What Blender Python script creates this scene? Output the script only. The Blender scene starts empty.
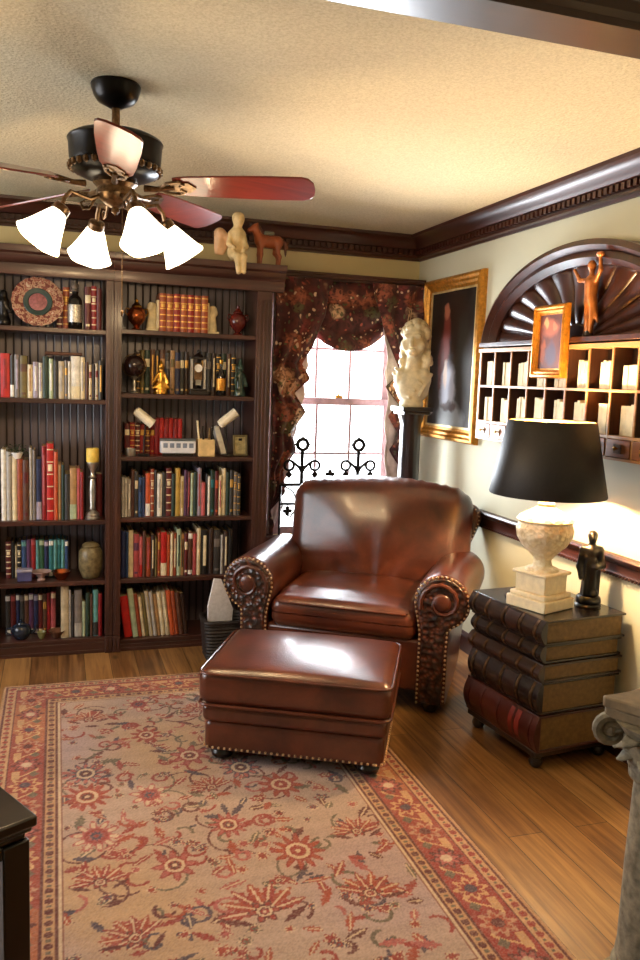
# brightness of the lamps and of the daylight
LAMP_FAN, LAMP_TABLE, LAMP_ROOM, DAY_BACK, DAY_LEFT, EXPO = 12.5, 2200, 5, 220, 22, 0
import bpy, bmesh, math, random
import numpy as np
from mathutils import Matrix, Vector
PI = math.pi
rnd = random.Random(7)
SC = bpy.context.scene
COL = SC.collection
def rad(d): return d * PI / 180

# ------------------------------------------------------------------ measured room
XW, YW, ZC = 2.28, 5.035, 2.495          # right wall, back wall, ceiling
XL, YF = -1.9, -1.3                      # left wall, wall behind the camera
YC = 4.53                                # front plane of the bookcases

# ------------------------------------------------------------------ materials
def srgb(r, g, b):
    f = lambda c: (c / 255 / 12.92) if c / 255 <= .04045 else ((c / 255 + .055) / 1.055) ** 2.4
    return (f(r), f(g), f(b), 1)
class NT:
    """small helper to wire node trees"""
    def __init__(s, name):
        s.mat = bpy.data.materials.new(name); s.mat.use_nodes = True
        s.t = s.mat.node_tree; s.bsdf = s.t.nodes['Principled BSDF']
    def n(s, typ, **k):
        o = s.t.nodes.new(typ)
        for a, v in k.items(): setattr(o, a, v)
        return o
    def l(s, a, b): s.t.links.new(a, b)
    def coord(s, scale=(1, 1, 1), rot=(0, 0, 0), loc=(0, 0, 0), out='Object'):
        c = s.n('ShaderNodeTexCoord'); m = s.n('ShaderNodeMapping')
        m.inputs['Scale'].default_value = scale; m.inputs['Rotation'].default_value = rot
        m.inputs['Location'].default_value = loc
        s.l(c.outputs[out], m.inputs['Vector']); return m.outputs['Vector']
    def noise(s, vec, scale=5, detail=4, rough=.55, dist=0):
        o = s.n('ShaderNodeTexNoise')
        o.inputs['Scale'].default_value = scale; o.inputs['Detail'].default_value = detail
        o.inputs['Roughness'].default_value = rough; o.inputs['Distortion'].default_value = dist
        if vec is not None: s.l(vec, o.inputs['Vector'])
        return o.outputs['Fac']
    def voro(s, vec, scale=5, feature='F1', out='Distance'):
        o = s.n('ShaderNodeTexVoronoi', feature=feature); o.inputs['Scale'].default_value = scale
        if vec is not None: s.l(vec, o.inputs['Vector'])
        return o.outputs[out]
    def ramp(s, fac, stops, interp='LINEAR'):
        o = s.n('ShaderNodeValToRGB'); r = o.color_ramp; r.interpolation = interp
        while len(r.elements) < len(stops): r.elements.new(.5)
        for e, (p, c) in zip(r.elements, stops): e.position = p; e.color = c
        s.l(fac, o.inputs['Fac']); return o.outputs['Color']
    def mix(s, fac, a, b, mode='MIX'):
        o = s.n('ShaderNodeMix', data_type='RGBA', blend_type=mode)
        for i, v in ((0, fac), (6, a), (7, b)):
            if isinstance(v, (int, float)): o.inputs[i].default_value = v
            elif isinstance(v, tuple): o.inputs[i].default_value = v
            else: s.l(v, o.inputs[i])
        return o.outputs[2]
    def math(s, op, a, b=0., c=None):
        o = s.n('ShaderNodeMath', operation=op)
        for i, v in ((0, a), (1, b), (2, c)):
            if v is None: continue
            if isinstance(v, (int, float)): o.inputs[i].default_value = v
            else: s.l(v, o.inputs[i])
        return o.outputs[0]
    def bump(s, h, strength=.3, dist=.01):
        o = s.n('ShaderNodeBump'); o.inputs['Strength'].default_value = strength
        o.inputs['Distance'].default_value = dist
        s.l(h, o.inputs['Height']); s.l(o.outputs['Normal'], s.bsdf.inputs['Normal'])
    def base(s, c):
        if isinstance(c, tuple): s.bsdf.inputs['Base Color'].default_value = c
        else: s.l(c, s.bsdf.inputs['Base Color'])
    def pr(s, rough=.5, metal=0., spec=.5, coat=0., sheen=0.):
        i = s.bsdf.inputs
        i['Roughness'].default_value = rough; i['Metallic'].default_value = metal
        i['Specular IOR Level'].default_value = spec; i['Coat Weight'].default_value = coat
        i['Coat Roughness'].default_value = .15; i['Sheen Weight'].default_value = sheen
        return s
def shade(c, k): return tuple(min(1, x * k) for x in c[:3]) + (1,)
_plain = {}
def plain(name, rgb, rough=.5, metal=0., var=.25, scale=18, bump=0., spec=.5, coat=0.):
    """a colour with soft procedural variation"""
    if name in _plain: return _plain[name]
    t = NT(name); c = srgb(*rgb); v = t.coord()
    f = t.noise(v, scale, 3)
    t.base(t.ramp(f, [(.3, shade(c, 1 - var)), (.7, shade(c, 1 + var))]))
    t.pr(rough, metal, spec, coat)
    if bump: t.bump(f, bump, .004)
    _plain[name] = t.mat; return t.mat
def wood(name, dark, light, rough=.35, axis='Z', scale=1., coat=.2, spec=.5):
    t = NT(name); s = {'X': (1.2, 16, 16), 'Y': (16, 1.2, 16), 'Z': (16, 16, 1.2)}[axis]
    v = t.coord(tuple(a * scale for a in s))
    f = t.noise(v, 1.6, 6, .6, .6)
    t.base(t.ramp(f, [(.28, srgb(*dark)), (.72, srgb(*light))]))
    t.pr(rough, 0, spec, coat); t.bump(f, .12, .003); return t.mat
def leather(name, dark, mid, light, rough=.3):
    t = NT(name); v = t.coord()
    f = t.noise(v, 5, 5, .6, .4)
    t.base(t.ramp(f, [(.3, srgb(*dark)), (.5, srgb(*mid)), (.72, srgb(*light))]))
    t.pr(rough, 0, .6, .25)
    h = t.mix(.35, t.noise(v, 7, 2), t.voro(v, 170))
    t.bump(h, .22, .006); return t.mat

M = {}
M['casewood'] = wood('bookcase wood', (40, 20, 16), (74, 40, 30), .42, 'Z')
M['casewood_x'] = wood('bookcase wood lengthwise', (42, 21, 17), (78, 42, 32), .4, 'X')
M['trimwood'] = wood('moulding wood along back', (44, 19, 12), (78, 36, 22), .4, 'X', coat=.12)
M['trimwood_y'] = wood('moulding wood along side', (40, 17, 11), (72, 32, 19), .4, 'Y', coat=.12)
M['archwood'] = wood('carved arch wood', (40, 17, 10), (76, 36, 20), .36, 'Z')
M['darkwood'] = wood('almost black wood', (16, 10, 8), (30, 17, 12), .3, 'Z', coat=.4)
M['oak'] = wood('honey oak', (140, 88, 42), (186, 130, 70), .4, 'Y')
M['blade'] = wood('mahogany fan blade', (92, 24, 14), (138, 46, 26), .28, 'X', coat=.5)
M['leather'] = leather('brown leather', (52, 22, 14), (78, 36, 22), (104, 51, 32), .29)
M['leather_dark'] = leather('worn brown leather', (46, 20, 13), (70, 32, 21), (94, 45, 29), .3)
M['iron'] = plain('wrought iron', (22, 20, 22), .45, .7)
M['blackbronze'] = plain('black bronze', (26, 22, 20), .3, .6, bump=.2)
M['antique'] = plain('oil rubbed bronze', (112, 86, 60), .3, .85, .6, 60)
M['brass'] = plain('brass', (190, 140, 60), .28, 1., .3)
M['gold'] = plain('gilded frame', (196, 134, 48), .38, .6, .35, 40, .3)
M['goldpaint'] = plain('gold tooling', (205, 158, 78), .4, .5)
M['silver'] = plain('silver', (190, 185, 175), .3, .9, .3)
M['nail'] = plain('brass nail heads', (226, 200, 160), .3, .75)
M['cream'] = plain('cream resin', (226, 212, 176), .55, 0, .18, 30, .3)
M['marble'] = plain('aged plaster', (214, 198, 158), .6, 0, .22, 22, .3)
M['white'] = plain('white enamel', (228, 226, 220), .4)
M['whiteglaze'] = plain('ivory glaze', (240, 228, 196), .3, 0, .1, 40)
M['paper'] = plain('book pages', (196, 176, 138), .8, 0, .15, 90)
M['agedpaper'] = plain('gilt page edges', (112, 86, 46), .5, 0, .25, 60)
M['envelope'] = plain('folded letters', (232, 220, 184), .8, 0, .14, 26)
M['black'] = plain('black lacquer', (16, 14, 14), .3)
M['blackcloth'] = plain('black lamp cloth', (20, 15, 14), .62, 0, .3, 80)
M['lining'] = plain('white curtain lining', (214, 200, 196), .8)
M['stone'] = plain('weathered stone', (126, 120, 104), .85, 0, .4, 30, .6)
M['copper'] = plain('dark copper', (150, 78, 40), .25, .9, .4)
M['darkvase'] = plain('dark glaze', (40, 24, 22), .2)
M['greenglaze'] = plain('dark green glaze', (44, 62, 52), .22, 0, .5, 30)
M['redvase'] = plain('oxblood glaze', (84, 28, 22), .22)
M['jarglaze'] = plain('mottled brown green jar', (112, 98, 66), .4, 0, .55, 45)
M['candle'] = plain('yellow candle wax', (222, 190, 84), .5)
M['leaf'] = plain('dark leaves', (34, 58, 30), .5, 0, .4)
M['horse'] = plain('carved red wood', (140, 72, 38), .45, 0, .3)
M['angel'] = plain('cream angel', (216, 190, 138), .6, 0, .2, 30, .2)
M['basket'] = plain('dark wicker', (28, 20, 18), .6, 0, .4, 60, .4)
M['orangefig'] = plain('orange gold figure', (176, 106, 50), .4, .4, .4)
M['glassdark'] = plain('dark bottle glass', (22, 18, 16), .1)
M['crate'] = plain('pale crate', (216, 186, 130), .6)
M['cord'] = plain('brown cord', (50, 34, 26), .5)

def make_glass():
    t = NT('window glass'); t.base((1, 1, 1, 1)); t.pr(.0)
    tr = t.n('ShaderNodeBsdfTransparent'); gl = t.n('ShaderNodeBsdfGlossy'); gl.inputs['Roughness'].default_value = .02
    fr = t.n('ShaderNodeFresnel'); fr.inputs['IOR'].default_value = 1.35
    mx = t.n('ShaderNodeMixShader')
    t.l(fr.outputs[0], mx.inputs[0]); t.l(tr.outputs[0], mx.inputs[1]); t.l(gl.outputs[0], mx.inputs[2])
    t.l(mx.outputs[0], t.t.nodes['Material Output'].inputs['Surface']); return t.mat
M['glass'] = make_glass()
def make_emit(name, rgb, strength, base=(240, 235, 220)):
    t = NT(name); t.base(srgb(*base)); t.pr(.4)
    t.bsdf.inputs['Emission Color'].default_value = srgb(*rgb)
    t.bsdf.inputs['Emission Strength'].default_value = strength; return t.mat
M['shadeglass'] = make_emit('lit frosted glass', (255, 236, 200), 5.5)
M['bulb'] = make_emit('lit bulb', (255, 226, 176), 12)
M['lampbulb'] = make_emit('lit table lamp bulb', (255, 214, 156), LAMP_TABLE)

def make_ceiling():
    t = NT('popcorn ceiling'); v = t.coord()
    a = t.noise(v, 120, 3, .7); b = t.voro(v, 85)
    h = t.mix(.5, a, b)
    t.base(t.ramp(a, [(.35, srgb(192, 180, 150)), (.62, srgb(214, 203, 174))])); t.pr(.9, 0, .2)
    t.bump(h, .8, .006); return t.mat
M['ceiling'] = make_ceiling()
def make_wall(name, rgb):
    t = NT(name); v = t.coord(); a = t.noise(v, 160, 3); c = srgb(*rgb)
    t.base(t.ramp(t.noise(v, 2, 3), [(.3, shade(c, .95)), (.7, shade(c, 1.05))])); t.pr(.75, 0, .3); t.bump(a, .12, .002); return t.mat
M['wall'] = make_wall('sage cream wall paint', (204, 202, 178))
M['wall_back'] = make_wall('warm cream wall paint', (216, 200, 150))
def make_floor():
    t = NT('worn pine planks'); v = t.coord((1, 1, 1), (0, 0, PI / 2))
    br = t.n('ShaderNodeTexBrick'); t.l(v, br.inputs['Vector'])
    br.offset = .37; br.inputs['Scale'].default_value = 1; br.inputs['Brick Width'].default_value = 2.3
    br.inputs['Row Height'].default_value = .135; br.inputs['Mortar Size'].default_value = .0016
    br.inputs['Mortar Smooth'].default_value = .2
    br.inputs['Color1'].default_value = (.15, .15, .15, 1); br.inputs['Color2'].default_value = (.85, .85, .85, 1)
    br.inputs['Mortar'].default_value = (0, 0, 0, 1)
    g = t.noise(t.coord((22, 1.1, 1)), 1.6, 7, .62, .7)
    wear = t.noise(t.coord(), 2.2, 4)
    f = t.math('ADD', t.math('MULTIPLY', br.outputs['Color'], .22), t.math('MULTIPLY_ADD', g, .62, t.math('MULTIPLY', wear, .22)))
    c = t.ramp(f, [(.3, srgb(54, 32, 18)), (.46, srgb(108, 72, 40)), (.62, srgb(152, 112, 66)), (.85, srgb(190, 150, 98))])
    kn = t.voro(t.coord((3.2, 1.5, 1)), 1.4)
    c = t.mix(t.ramp(kn, [(.0, (1, 1, 1, 1)), (.05, (.7, .7, .7, 1)), (.085, (0, 0, 0, 1))]), c, srgb(48, 26, 14))
    c = t.mix(br.outputs['Fac'], c, srgb(34, 18, 10)); t.base(c)
    t.pr(.36, 0, .45, .15)
    h = t.math('SUBTRACT', t.math('MULTIPLY', g, .35), br.outputs['Fac']); t.bump(h, .35, .004); return t.mat
M['floor'] = make_floor()
def make_beadboard():
    t = NT('beadboard back'); c = t.n('ShaderNodeTexCoord'); s = t.n('ShaderNodeSeparateXYZ'); t.l(c.outputs['Object'], s.inputs[0])
    f = t.math('FRACT', t.math('MULTIPLY', s.outputs['X'], 1 / .042))
    k = t.math('ABSOLUTE', t.math('SUBTRACT', f, .5))
    t.base(t.ramp(k, [(.0, srgb(104, 94, 100)), (.38, srgb(92, 78, 82)), (.43, srgb(26, 16, 14)), (.5, srgb(18, 11, 10))]))
    t.pr(.38, 0, .6, .1); t.bump(t.ramp(k, [(.36, (1, 1, 1, 1)), (.5, (0, 0, 0, 1))]), .6, .006); return t.mat
M['beadboard'] = make_beadboard()
def make_fabric():
    t = NT('dark floral curtain fabric'); v = t.coord()
    w = t.n('ShaderNodeVectorMath', operation='ADD'); nz = t.n('ShaderNodeTexNoise'); nz.inputs['Scale'].default_value = 9
    t.l(v, nz.inputs['Vector']); sc = t.n('ShaderNodeVectorMath', operation='SCALE'); sc.inputs['Scale'].default_value = .09
    t.l(nz.outputs['Color'], sc.inputs[0]); t.l(v, w.inputs[0]); t.l(sc.outputs[0], w.inputs[1]); v = w.outputs[0]
    base = t.ramp(t.noise(v, 20, 4), [(.3, srgb(44, 18, 20)), (.7, srgb(92, 42, 40))])
    big = t.n('ShaderNodeTexVoronoi'); big.inputs['Scale'].default_value = 7.5; t.l(v, big.inputs['Vector'])
    hue = t.ramp(big.outputs['Color'], [(0, srgb(152, 86, 62)), (.35, srgb(200, 150, 112)), (.5, srgb(126, 52, 52)), (.62, srgb(88, 84, 54)), (.75, srgb(222, 186, 150))], 'CONSTANT')
    m = t.ramp(big.outputs['Distance'], [(.4, (1, 1, 1, 1)), (.56, (0, 0, 0, 1))])
    pet = t.noise(v, 34, 3)
    m2 = t.math('MULTIPLY', m, t.ramp(pet, [(.4, (.2, .2, .2, 1)), (.56, (1, 1, 1, 1))]))
    c = t.mix(m2, base, hue)
    sm = t.n('ShaderNodeTexVoronoi'); sm.inputs['Scale'].default_value = 34; t.l(v, sm.inputs['Vector'])
    c = t.mix(t.ramp(sm.outputs['Distance'], [(.26, (.85, .85, .85, 1)), (.38, (0, 0, 0, 1))]), c,
              t.ramp(sm.outputs['Color'], [(0, srgb(50, 20, 22)), (.45, srgb(226, 196, 160)), (.6, srgb(84, 92, 60)), (.75, srgb(170, 84, 66))], 'CONSTANT'))
    t.base(c); t.pr(.75, 0, .3, 0, .2); return t.mat
M['fabric'] = make_fabric()
def make_painting(name, bg, blobs):
    """old oil painting: soft elliptical patches (y, z, ry, rz, colour) over a dark ground, in local coordinates"""
    t = NT(name); c = t.n('ShaderNodeTexCoord'); nz = t.n('ShaderNodeTexNoise'); nz.inputs['Scale'].default_value = 14
    t.l(c.outputs['Object'], nz.inputs['Vector'])
    sc = t.n('ShaderNodeVectorMath', operation='SCALE'); sc.inputs['Scale'].default_value = .06; t.l(nz.outputs['Color'], sc.inputs[0])
    ad = t.n('ShaderNodeVectorMath', operation='ADD'); t.l(c.outputs['Object'], ad.inputs[0]); t.l(sc.outputs[0], ad.inputs[1])
    sp = t.n('ShaderNodeSeparateXYZ'); t.l(ad.outputs[0], sp.inputs[0])
    col = t.ramp(nz.outputs['Fac'], [(.3, shade(srgb(*bg), .7)), (.7, shade(srgb(*bg), 1.5))])
    for (y, z, ry, rz, rgb) in blobs:
        a = t.math('MULTIPLY', t.math('SUBTRACT', sp.outputs['Y'], y + .03), 1 / ry)
        b = t.math('MULTIPLY', t.math('SUBTRACT', sp.outputs['Z'], z + .03), 1 / rz)
        d = t.math('ADD', t.math('MULTIPLY', a, a), t.math('MULTIPLY', b, b))
        k = t.ramp(d, [(.35, (1, 1, 1, 1)), (1., (0, 0, 0, 1))]); col = t.mix(k, col, srgb(*rgb))
    t.base(col); t.pr(.5, 0, .3); return t.mat

# ------------------------------------------------------------------ mesh builder
class MB:
    def __init__(s, T=None): s.v = []; s.f = []; s.m = []; s.T = T
    def add(s, vs, fs, mi=0):
        o = len(s.v)
        s.v += [tuple(s.T @ Vector(p)) for p in vs] if s.T is not None else [tuple(p) for p in vs]
        s.f += [tuple(o + i for i in f) for f in fs]; s.m += [mi] * len(fs); return s
    def box(s, x0, x1, y0, y1, z0, z1, mi=0):
        vs = [(x, y, z) for z in (z0, z1) for y in (y0, y1) for x in (x0, x1)]
        return s.add(vs, [(0, 2, 3, 1), (4, 5, 7, 6), (0, 1, 5, 4), (2, 6, 7, 3), (0, 4, 6, 2), (1, 3, 7, 5)], mi)
    def cbox(s, cx, cy, cz, sx, sy, sz, mi=0):
        return s.box(cx - sx / 2, cx + sx / 2, cy - sy / 2, cy + sy / 2, cz - sz / 2, cz + sz / 2, mi)
    def lathe(s, prof, c=(0, 0, 0), n=28, mi=0, wob=None, R=None):
        """profile of (radius, height) turned round Z (or R's z axis)"""
        vs = []; fs = []
        for (r, z) in prof:
            for k in range(n):
                a = 2 * PI * k / n; q = r * (wob(a, z) if wob else 1)
                p = Vector((q * math.cos(a), q * math.sin(a), z))
                if R is not None: p = R @ p
                vs.append((c[0] + p.x, c[1] + p.y, c[2] + p.z))
        for i in range(len(prof) - 1):
            for k in range(n):
                k2 = (k + 1) % n; fs.append((i * n + k, i * n + k2, (i + 1) * n + k2, (i + 1) * n + k))
        fs.append(tuple(range(n - 1, -1, -1))); fs.append(tuple(range((len(prof) - 1) * n, len(prof) * n)))
        return s.add(vs, fs, mi)
    def tube(s, pts, r, n=8, mi=0, closed=False):
        pts = [Vector(p) for p in pts]; rs = r if isinstance(r, (list, tuple)) else [r] * len(pts)
        N = len(pts); vs = []; fs = []; up = None
        for i, p in enumerate(pts):
            a = pts[(i - 1) % N] if (closed or i > 0) else p; b = pts[(i + 1) % N] if (closed or i < N - 1) else p
            d = (b - a).normalized()
            if up is None:
                up = Vector((0, 0, 1)) if abs(d.z) < .9 else Vector((1, 0, 0))
            u = d.cross(up).normalized(); w = u.cross(d).normalized(); up = w
            for k in range(n):
                t = 2 * PI * k / n; vs.append(tuple(p + (u * math.cos(t) + w * math.sin(t)) * rs[i]))
        for i in range(N if closed else N - 1):
            j = (i + 1) % N
            for k in range(n):
                k2 = (k + 1) % n; fs.append((i * n + k, i * n + k2, j * n + k2, j * n + k))
        if not closed: fs.append(tuple(range(n - 1, -1, -1))); fs.append(tuple(range((N - 1) * n, N * n)))
        return s.add(vs, fs, mi)
    def prism(s, poly, axis, a, b, mi=0):
        """polygon in the two other axes pushed along axis from a to b: X:(y,z) Y:(x,z) Z:(x,y)"""
        mk = {'X': lambda p, t: (t, p[0], p[1]), 'Y': lambda p, t: (p[0], t, p[1]), 'Z': lambda p, t: (p[0], p[1], t)}[axis]
        n = len(poly); vs = [mk(p, a) for p in poly] + [mk(p, b) for p in poly]
        fs = [(i, (i + 1) % n, n + (i + 1) % n, n + i) for i in range(n)]
        fs.append(tuple(range(n - 1, -1, -1))); fs.append(tuple(range(n, 2 * n)))
        return s.add(vs, fs, mi)
    def grid(s, fn, nu, nv, mi=0, closed_u=False):
        """fn(u, v) with u, v in 0..1"""
        vs = [fn(i / nu, j / nv) for j in range(nv + 1) for i in range(nu + 1)]
        fs = [(j * (nu + 1) + i, j * (nu + 1) + i + 1, (j + 1) * (nu + 1) + i + 1, (j + 1) * (nu + 1) + i) for j in range(nv) for i in range(nu)]
        return s.add(vs, fs, mi)
    def rbox(s, c, size, r, n=10, m=4, fn=None, mi=0):
        """rounded box with finely gridded faces, bent by fn(p)"""
        h = [q / 2 for q in size]
        def axis(hh):
            R = min(r, hh * .999); a = [hh - R + R * math.tan(PI / 4 * k / m) for k in range(m + 1)]
            inn = [(-1 + 2 * k / n) * (hh - R) for k in range(1, n)]
            return [-x for x in reversed(a)] + inn + a
        ax = [axis(q) for q in h]; idx = {}; vs = []; fs = []
        def vert(p):
            k = tuple(round(q, 6) for q in p)
            if k in idx: return idx[k]
            inner = [max(-(h[i] - min(r, h[i] * .999)), min(h[i] - min(r, h[i] * .999), p[i])) for i in range(3)]
            d = Vector([p[i] - inner[i] for i in range(3)])
            R = min(r, min(h) * .999)
            q = Vector(inner) + (d.normalized() * R if d.length > 1e-9 else d)
            if fn: q = Vector(fn(q))
            vs.append((q.x + c[0], q.y + c[1], q.z + c[2])); idx[k] = len(vs) - 1; return idx[k]
        for d in range(3):
            a, b = (d + 1) % 3, (d + 2) % 3
            for sgn in (-1, 1):
                for i in range(len(ax[a]) - 1):
                    for j in range(len(ax[b]) - 1):
                        q = []
                        for (x, y) in ((ax[a][i], ax[b][j]), (ax[a][i + 1], ax[b][j]), (ax[a][i + 1], ax[b][j + 1]), (ax[a][i], ax[b][j + 1])):
                            p = [0, 0, 0]; p[d] = sgn * h[d]; p[a] = x; p[b] = y; q.append(vert(p))
                        if sgn < 0: q.reverse()
                        if len(set(q)) > 2: fs.append(tuple(dict.fromkeys(q)))
        return s.add(vs, fs, mi)
    def ball(s, c, r, n=8, mi=0):
        rr = r if isinstance(r, (tuple, list)) else (r, r, r); k = max(3, n // 2)
        vs = [(c[0], c[1], c[2] - rr[2])]; fs = []
        for i in range(1, k):
            a = -PI / 2 + PI * i / k
            for j in range(n):
                t = 2 * PI * j / n; vs.append((c[0] + rr[0] * math.cos(a) * math.cos(t), c[1] + rr[1] * math.cos(a) * math.sin(t), c[2] + rr[2] * math.sin(a)))
        vs.append((c[0], c[1], c[2] + rr[2])); L = len(vs) - 1
        for j in range(n):
            j2 = (j + 1) % n; fs.append((0, 1 + j2, 1 + j)); fs.append((L, 1 + (k - 2) * n + j, 1 + (k - 2) * n + j2))
            for i in range(k - 2): fs.append((1 + i * n + j, 1 + i * n + j2, 1 + (i + 1) * n + j2, 1 + (i + 1) * n + j))
        return s.add(vs, fs, mi)
    def mesh(s, name, mats, smooth=40):
        me = bpy.data.meshes.new(name); me.from_pydata(s.v, [], s.f)
        for m in (mats if isinstance(mats, (list, tuple)) else [mats]): me.materials.append(m)
        me.polygons.foreach_set('material_index', s.m)
        me.polygons.foreach_set('use_smooth', [smooth > 0] * len(s.f))
        me.update()
        bm = bmesh.new(); bm.from_mesh(me); bmesh.ops.recalc_face_normals(bm, faces=bm.faces); bm.to_mesh(me); bm.free()
        if 0 < smooth < 180: me.set_sharp_from_angle(angle=rad(smooth))
        return me
def part(name, mb, mats, parent=None, label=None, bevel=0, smooth=40, solid=0, stuff=False, loc=None, rot=None):
    me = mb if isinstance(mb, bpy.types.Mesh) else mb.mesh(name, mats, smooth)
    o = bpy.data.objects.new(name, me); COL.objects.link(o)
    if parent is not None: o.parent = parent
    if loc: o.location = loc
    if rot: o.rotation_euler = rot
    if solid: md = o.modifiers.new('thick', 'SOLIDIFY'); md.thickness = solid; md.offset = 0
    if bevel: md = o.modifiers.new('bevel', 'BEVEL'); md.width = bevel; md.segments = 2; md.limit_method = 'ANGLE'; md.angle_limit = rad(35)
    if label: o['label'] = label
    if stuff: o['kind'] = 'stuff'
    return o
def tag(o, label, cat, group=None):
    o['label'] = label; o['category'] = cat
    if group: o['group'] = group
    return o
def thing(name, label, cat, loc=(0, 0, 0), rz=0., group=None):
    o = bpy.data.objects.new(name, None); COL.objects.link(o); o.empty_display_size = .05
    o.location = loc; o.rotation_euler = (0, 0, rz); return tag(o, label, cat, group)
def solo(name, mb, mats, label, cat, group=None, loc=(0, 0, 0), rot=(0, 0, 0), **k):
    o = part(name, mb, mats, **k); o.location = loc; o.rotation_euler = rot; return tag(o, label, cat, group)
def struct(name, mb, mats, **k):
    o = part(name, mb, mats, **k)
    if k.get('parent') is None: o['kind'] = 'structure'
    return o
def clone(src, loc, rz=0., label=None):
    c = src.copy(); COL.objects.link(c); c.location = loc; c.rotation_euler = (0, 0, rz)
    if label: c['label'] = label
    for ch in src.children:
        d = ch.copy(); COL.objects.link(d); d.parent = c
        for g in ch.children:
            e = g.copy(); COL.objects.link(e); e.parent = d
    return c

# ------------------------------------------------------------------ sculpted bodies (smooth union of ellipsoids and limbs)
def sculpt(prims, h=.008, k=.02, floor=None):
    """prims: ('e', centre, radii[, euler]) or ('c', a, b, ra, rb); returns (verts, faces)"""
    lo = np.full(3, 1e9); hi = -lo
    for p in prims:
        if p[0] == 'e': r = max(p[2]); pts = [(p[1], r)]
        else: pts = [(p[1], p[3]), (p[2], p[4])]
        for c, r in pts: lo = np.minimum(lo, np.array(c) - r); hi = np.maximum(hi, np.array(c) + r)
    lo -= 4 * h; hi += 4 * h
    n = np.ceil((hi - lo) / h).astype(int) + 1
    g = np.stack(np.meshgrid(*[lo[i] + h * np.arange(n[i]) for i in range(3)], indexing='ij'), -1)
    F = None
    for p in prims:
        if p[0] == 'e':
            q = g - np.array(p[1])
            if len(p) > 3:
                R = np.array(Matrix.Rotation(p[3][2], 3, 'Z') @ Matrix.Rotation(p[3][1], 3, 'Y') @ Matrix.Rotation(p[3][0], 3, 'X')); q = q @ R
            r = np.array(p[2], float); k0 = np.sqrt(((q / r) ** 2).sum(-1)); k1 = np.sqrt(((q / (r * r)) ** 2).sum(-1)) + 1e-9
            d = k0 * (k0 - 1) / k1
        else:
            a = np.array(p[1], float); b = np.array(p[2], float); ba = b - a
            t = np.clip(((g - a) @ ba) / (ba @ ba), 0, 1); d = np.linalg.norm(g - a - t[..., None] * ba, axis=-1) - (p[3] + (p[4] - p[3]) * t)
        if F is None: F = d
        else:
            w = np.clip(.5 + .5 * (d - F) / k, 0, 1); F = d + (F - d) * w - k * w * (1 - w)
    if floor is not None: F = np.maximum(F, floor - g[..., 2])
    S = F < 0; nx, ny, nz = F.shape
    acc = np.zeros((nx - 1, ny - 1, nz - 1, 3)); cnt = np.zeros((nx - 1, ny - 1, nz - 1))
    sl = lambda o, ax: tuple(slice(o[i], o[i] + F.shape[i] - 1) for i in range(3))
    for ax in range(3):
        for u in (0, 1):
            for w in (0, 1):
                o = [0, 0, 0]; o[(ax + 1) % 3] = u; o[(ax + 2) % 3] = w; e = list(o); e[ax] = 1
                A = F[sl(o, ax)]; B = F[sl(e, ax)]; m = (A < 0) != (B < 0)
                t = np.where(m, A / np.where(m, A - B, 1), 0)
                for i in range(3):
                    acc[..., i] += np.where(m, o[i] + (t if i == ax else 0), 0)
                cnt += m
    act = cnt > 0; idx = -np.ones(cnt.shape, int); idx[act] = np.arange(act.sum())
    ii = np.argwhere(act); vs = lo + h * (ii + acc[act] / cnt[act][:, None]); fs = []
    for ax in range(3):
        b, c = (ax + 1) % 3, (ax + 2) % 3
        A = np.moveaxis(S, (ax, b, c), (0, 1, 2)); I = np.moveaxis(idx, (ax, b, c), (0, 1, 2))
        m = A[:-1, 1:-1, 1:-1] != A[1:, 1:-1, 1:-1]
        for (i, j, q) in np.argwhere(m):
            f = [I[i, j, q], I[i, j + 1, q], I[i, j + 1, q + 1], I[i, j, q + 1]]
            if min(f) < 0: continue
            fs.append(tuple(int(x) for x in (f if A[i, j + 1, q + 1] else reversed(f))))
    return [tuple(p) for p in vs], fs
def sculpt_mb(prims, h=.008, k=.02, T=None, floor=.0008):
    mb = MB(T); v, f = sculpt(prims, h, k, floor); mb.add(v, f); return mb
# ================================================================== THE ROOM
WX0, WX1, WZ0, WZ1 = 1.33, 2.125, .54, 2.12            # window opening in the back wall
m = MB(); m.box(XL, XW, YF, YW, -.05, 0); struct('floor', m, M['floor'], smooth=0)
m = MB(); m.box(XL, XW, YF, YW, ZC, ZC + .05); struct('ceiling', m, M['ceiling'], smooth=0)
m = MB()
m.box(XL - .1, WX0, YW, YW + .12, -.05, ZC + .05); m.box(WX1, XW + .1, YW, YW + .12, -.05, ZC + .05)
m.box(WX0, WX1, YW, YW + .12, -.05, WZ0); m.box(WX0, WX1, YW, YW + .12, WZ1, ZC + .05)
struct('wall_back', m, M['wall_back'], smooth=0)
m = MB(); m.box(XW, XW + .1, YF - .1, YW, -.05, ZC + .05); struct('wall_right', m, M['wall'], smooth=0)
LW = (2.5, 4.2, .75, 2.15)                              # window opening in the left wall (y0, y1, z0, z1)
m = MB()
m.box(XL - .1, XL, YF - .1, LW[0], -.05, ZC + .05); m.box(XL - .1, XL, LW[1], YW, -.05, ZC + .05)
m.box(XL - .1, XL, LW[0], LW[1], -.05, LW[2]); m.box(XL - .1, XL, LW[0], LW[1], LW[3], ZC + .05)
struct('wall_left', m, M['wall'], smooth=0)
m = MB(); m.box(XL, XW, YF - .1, YF, -.05, ZC + .05); struct('wall_front', m, M['wall'], smooth=0)

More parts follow.
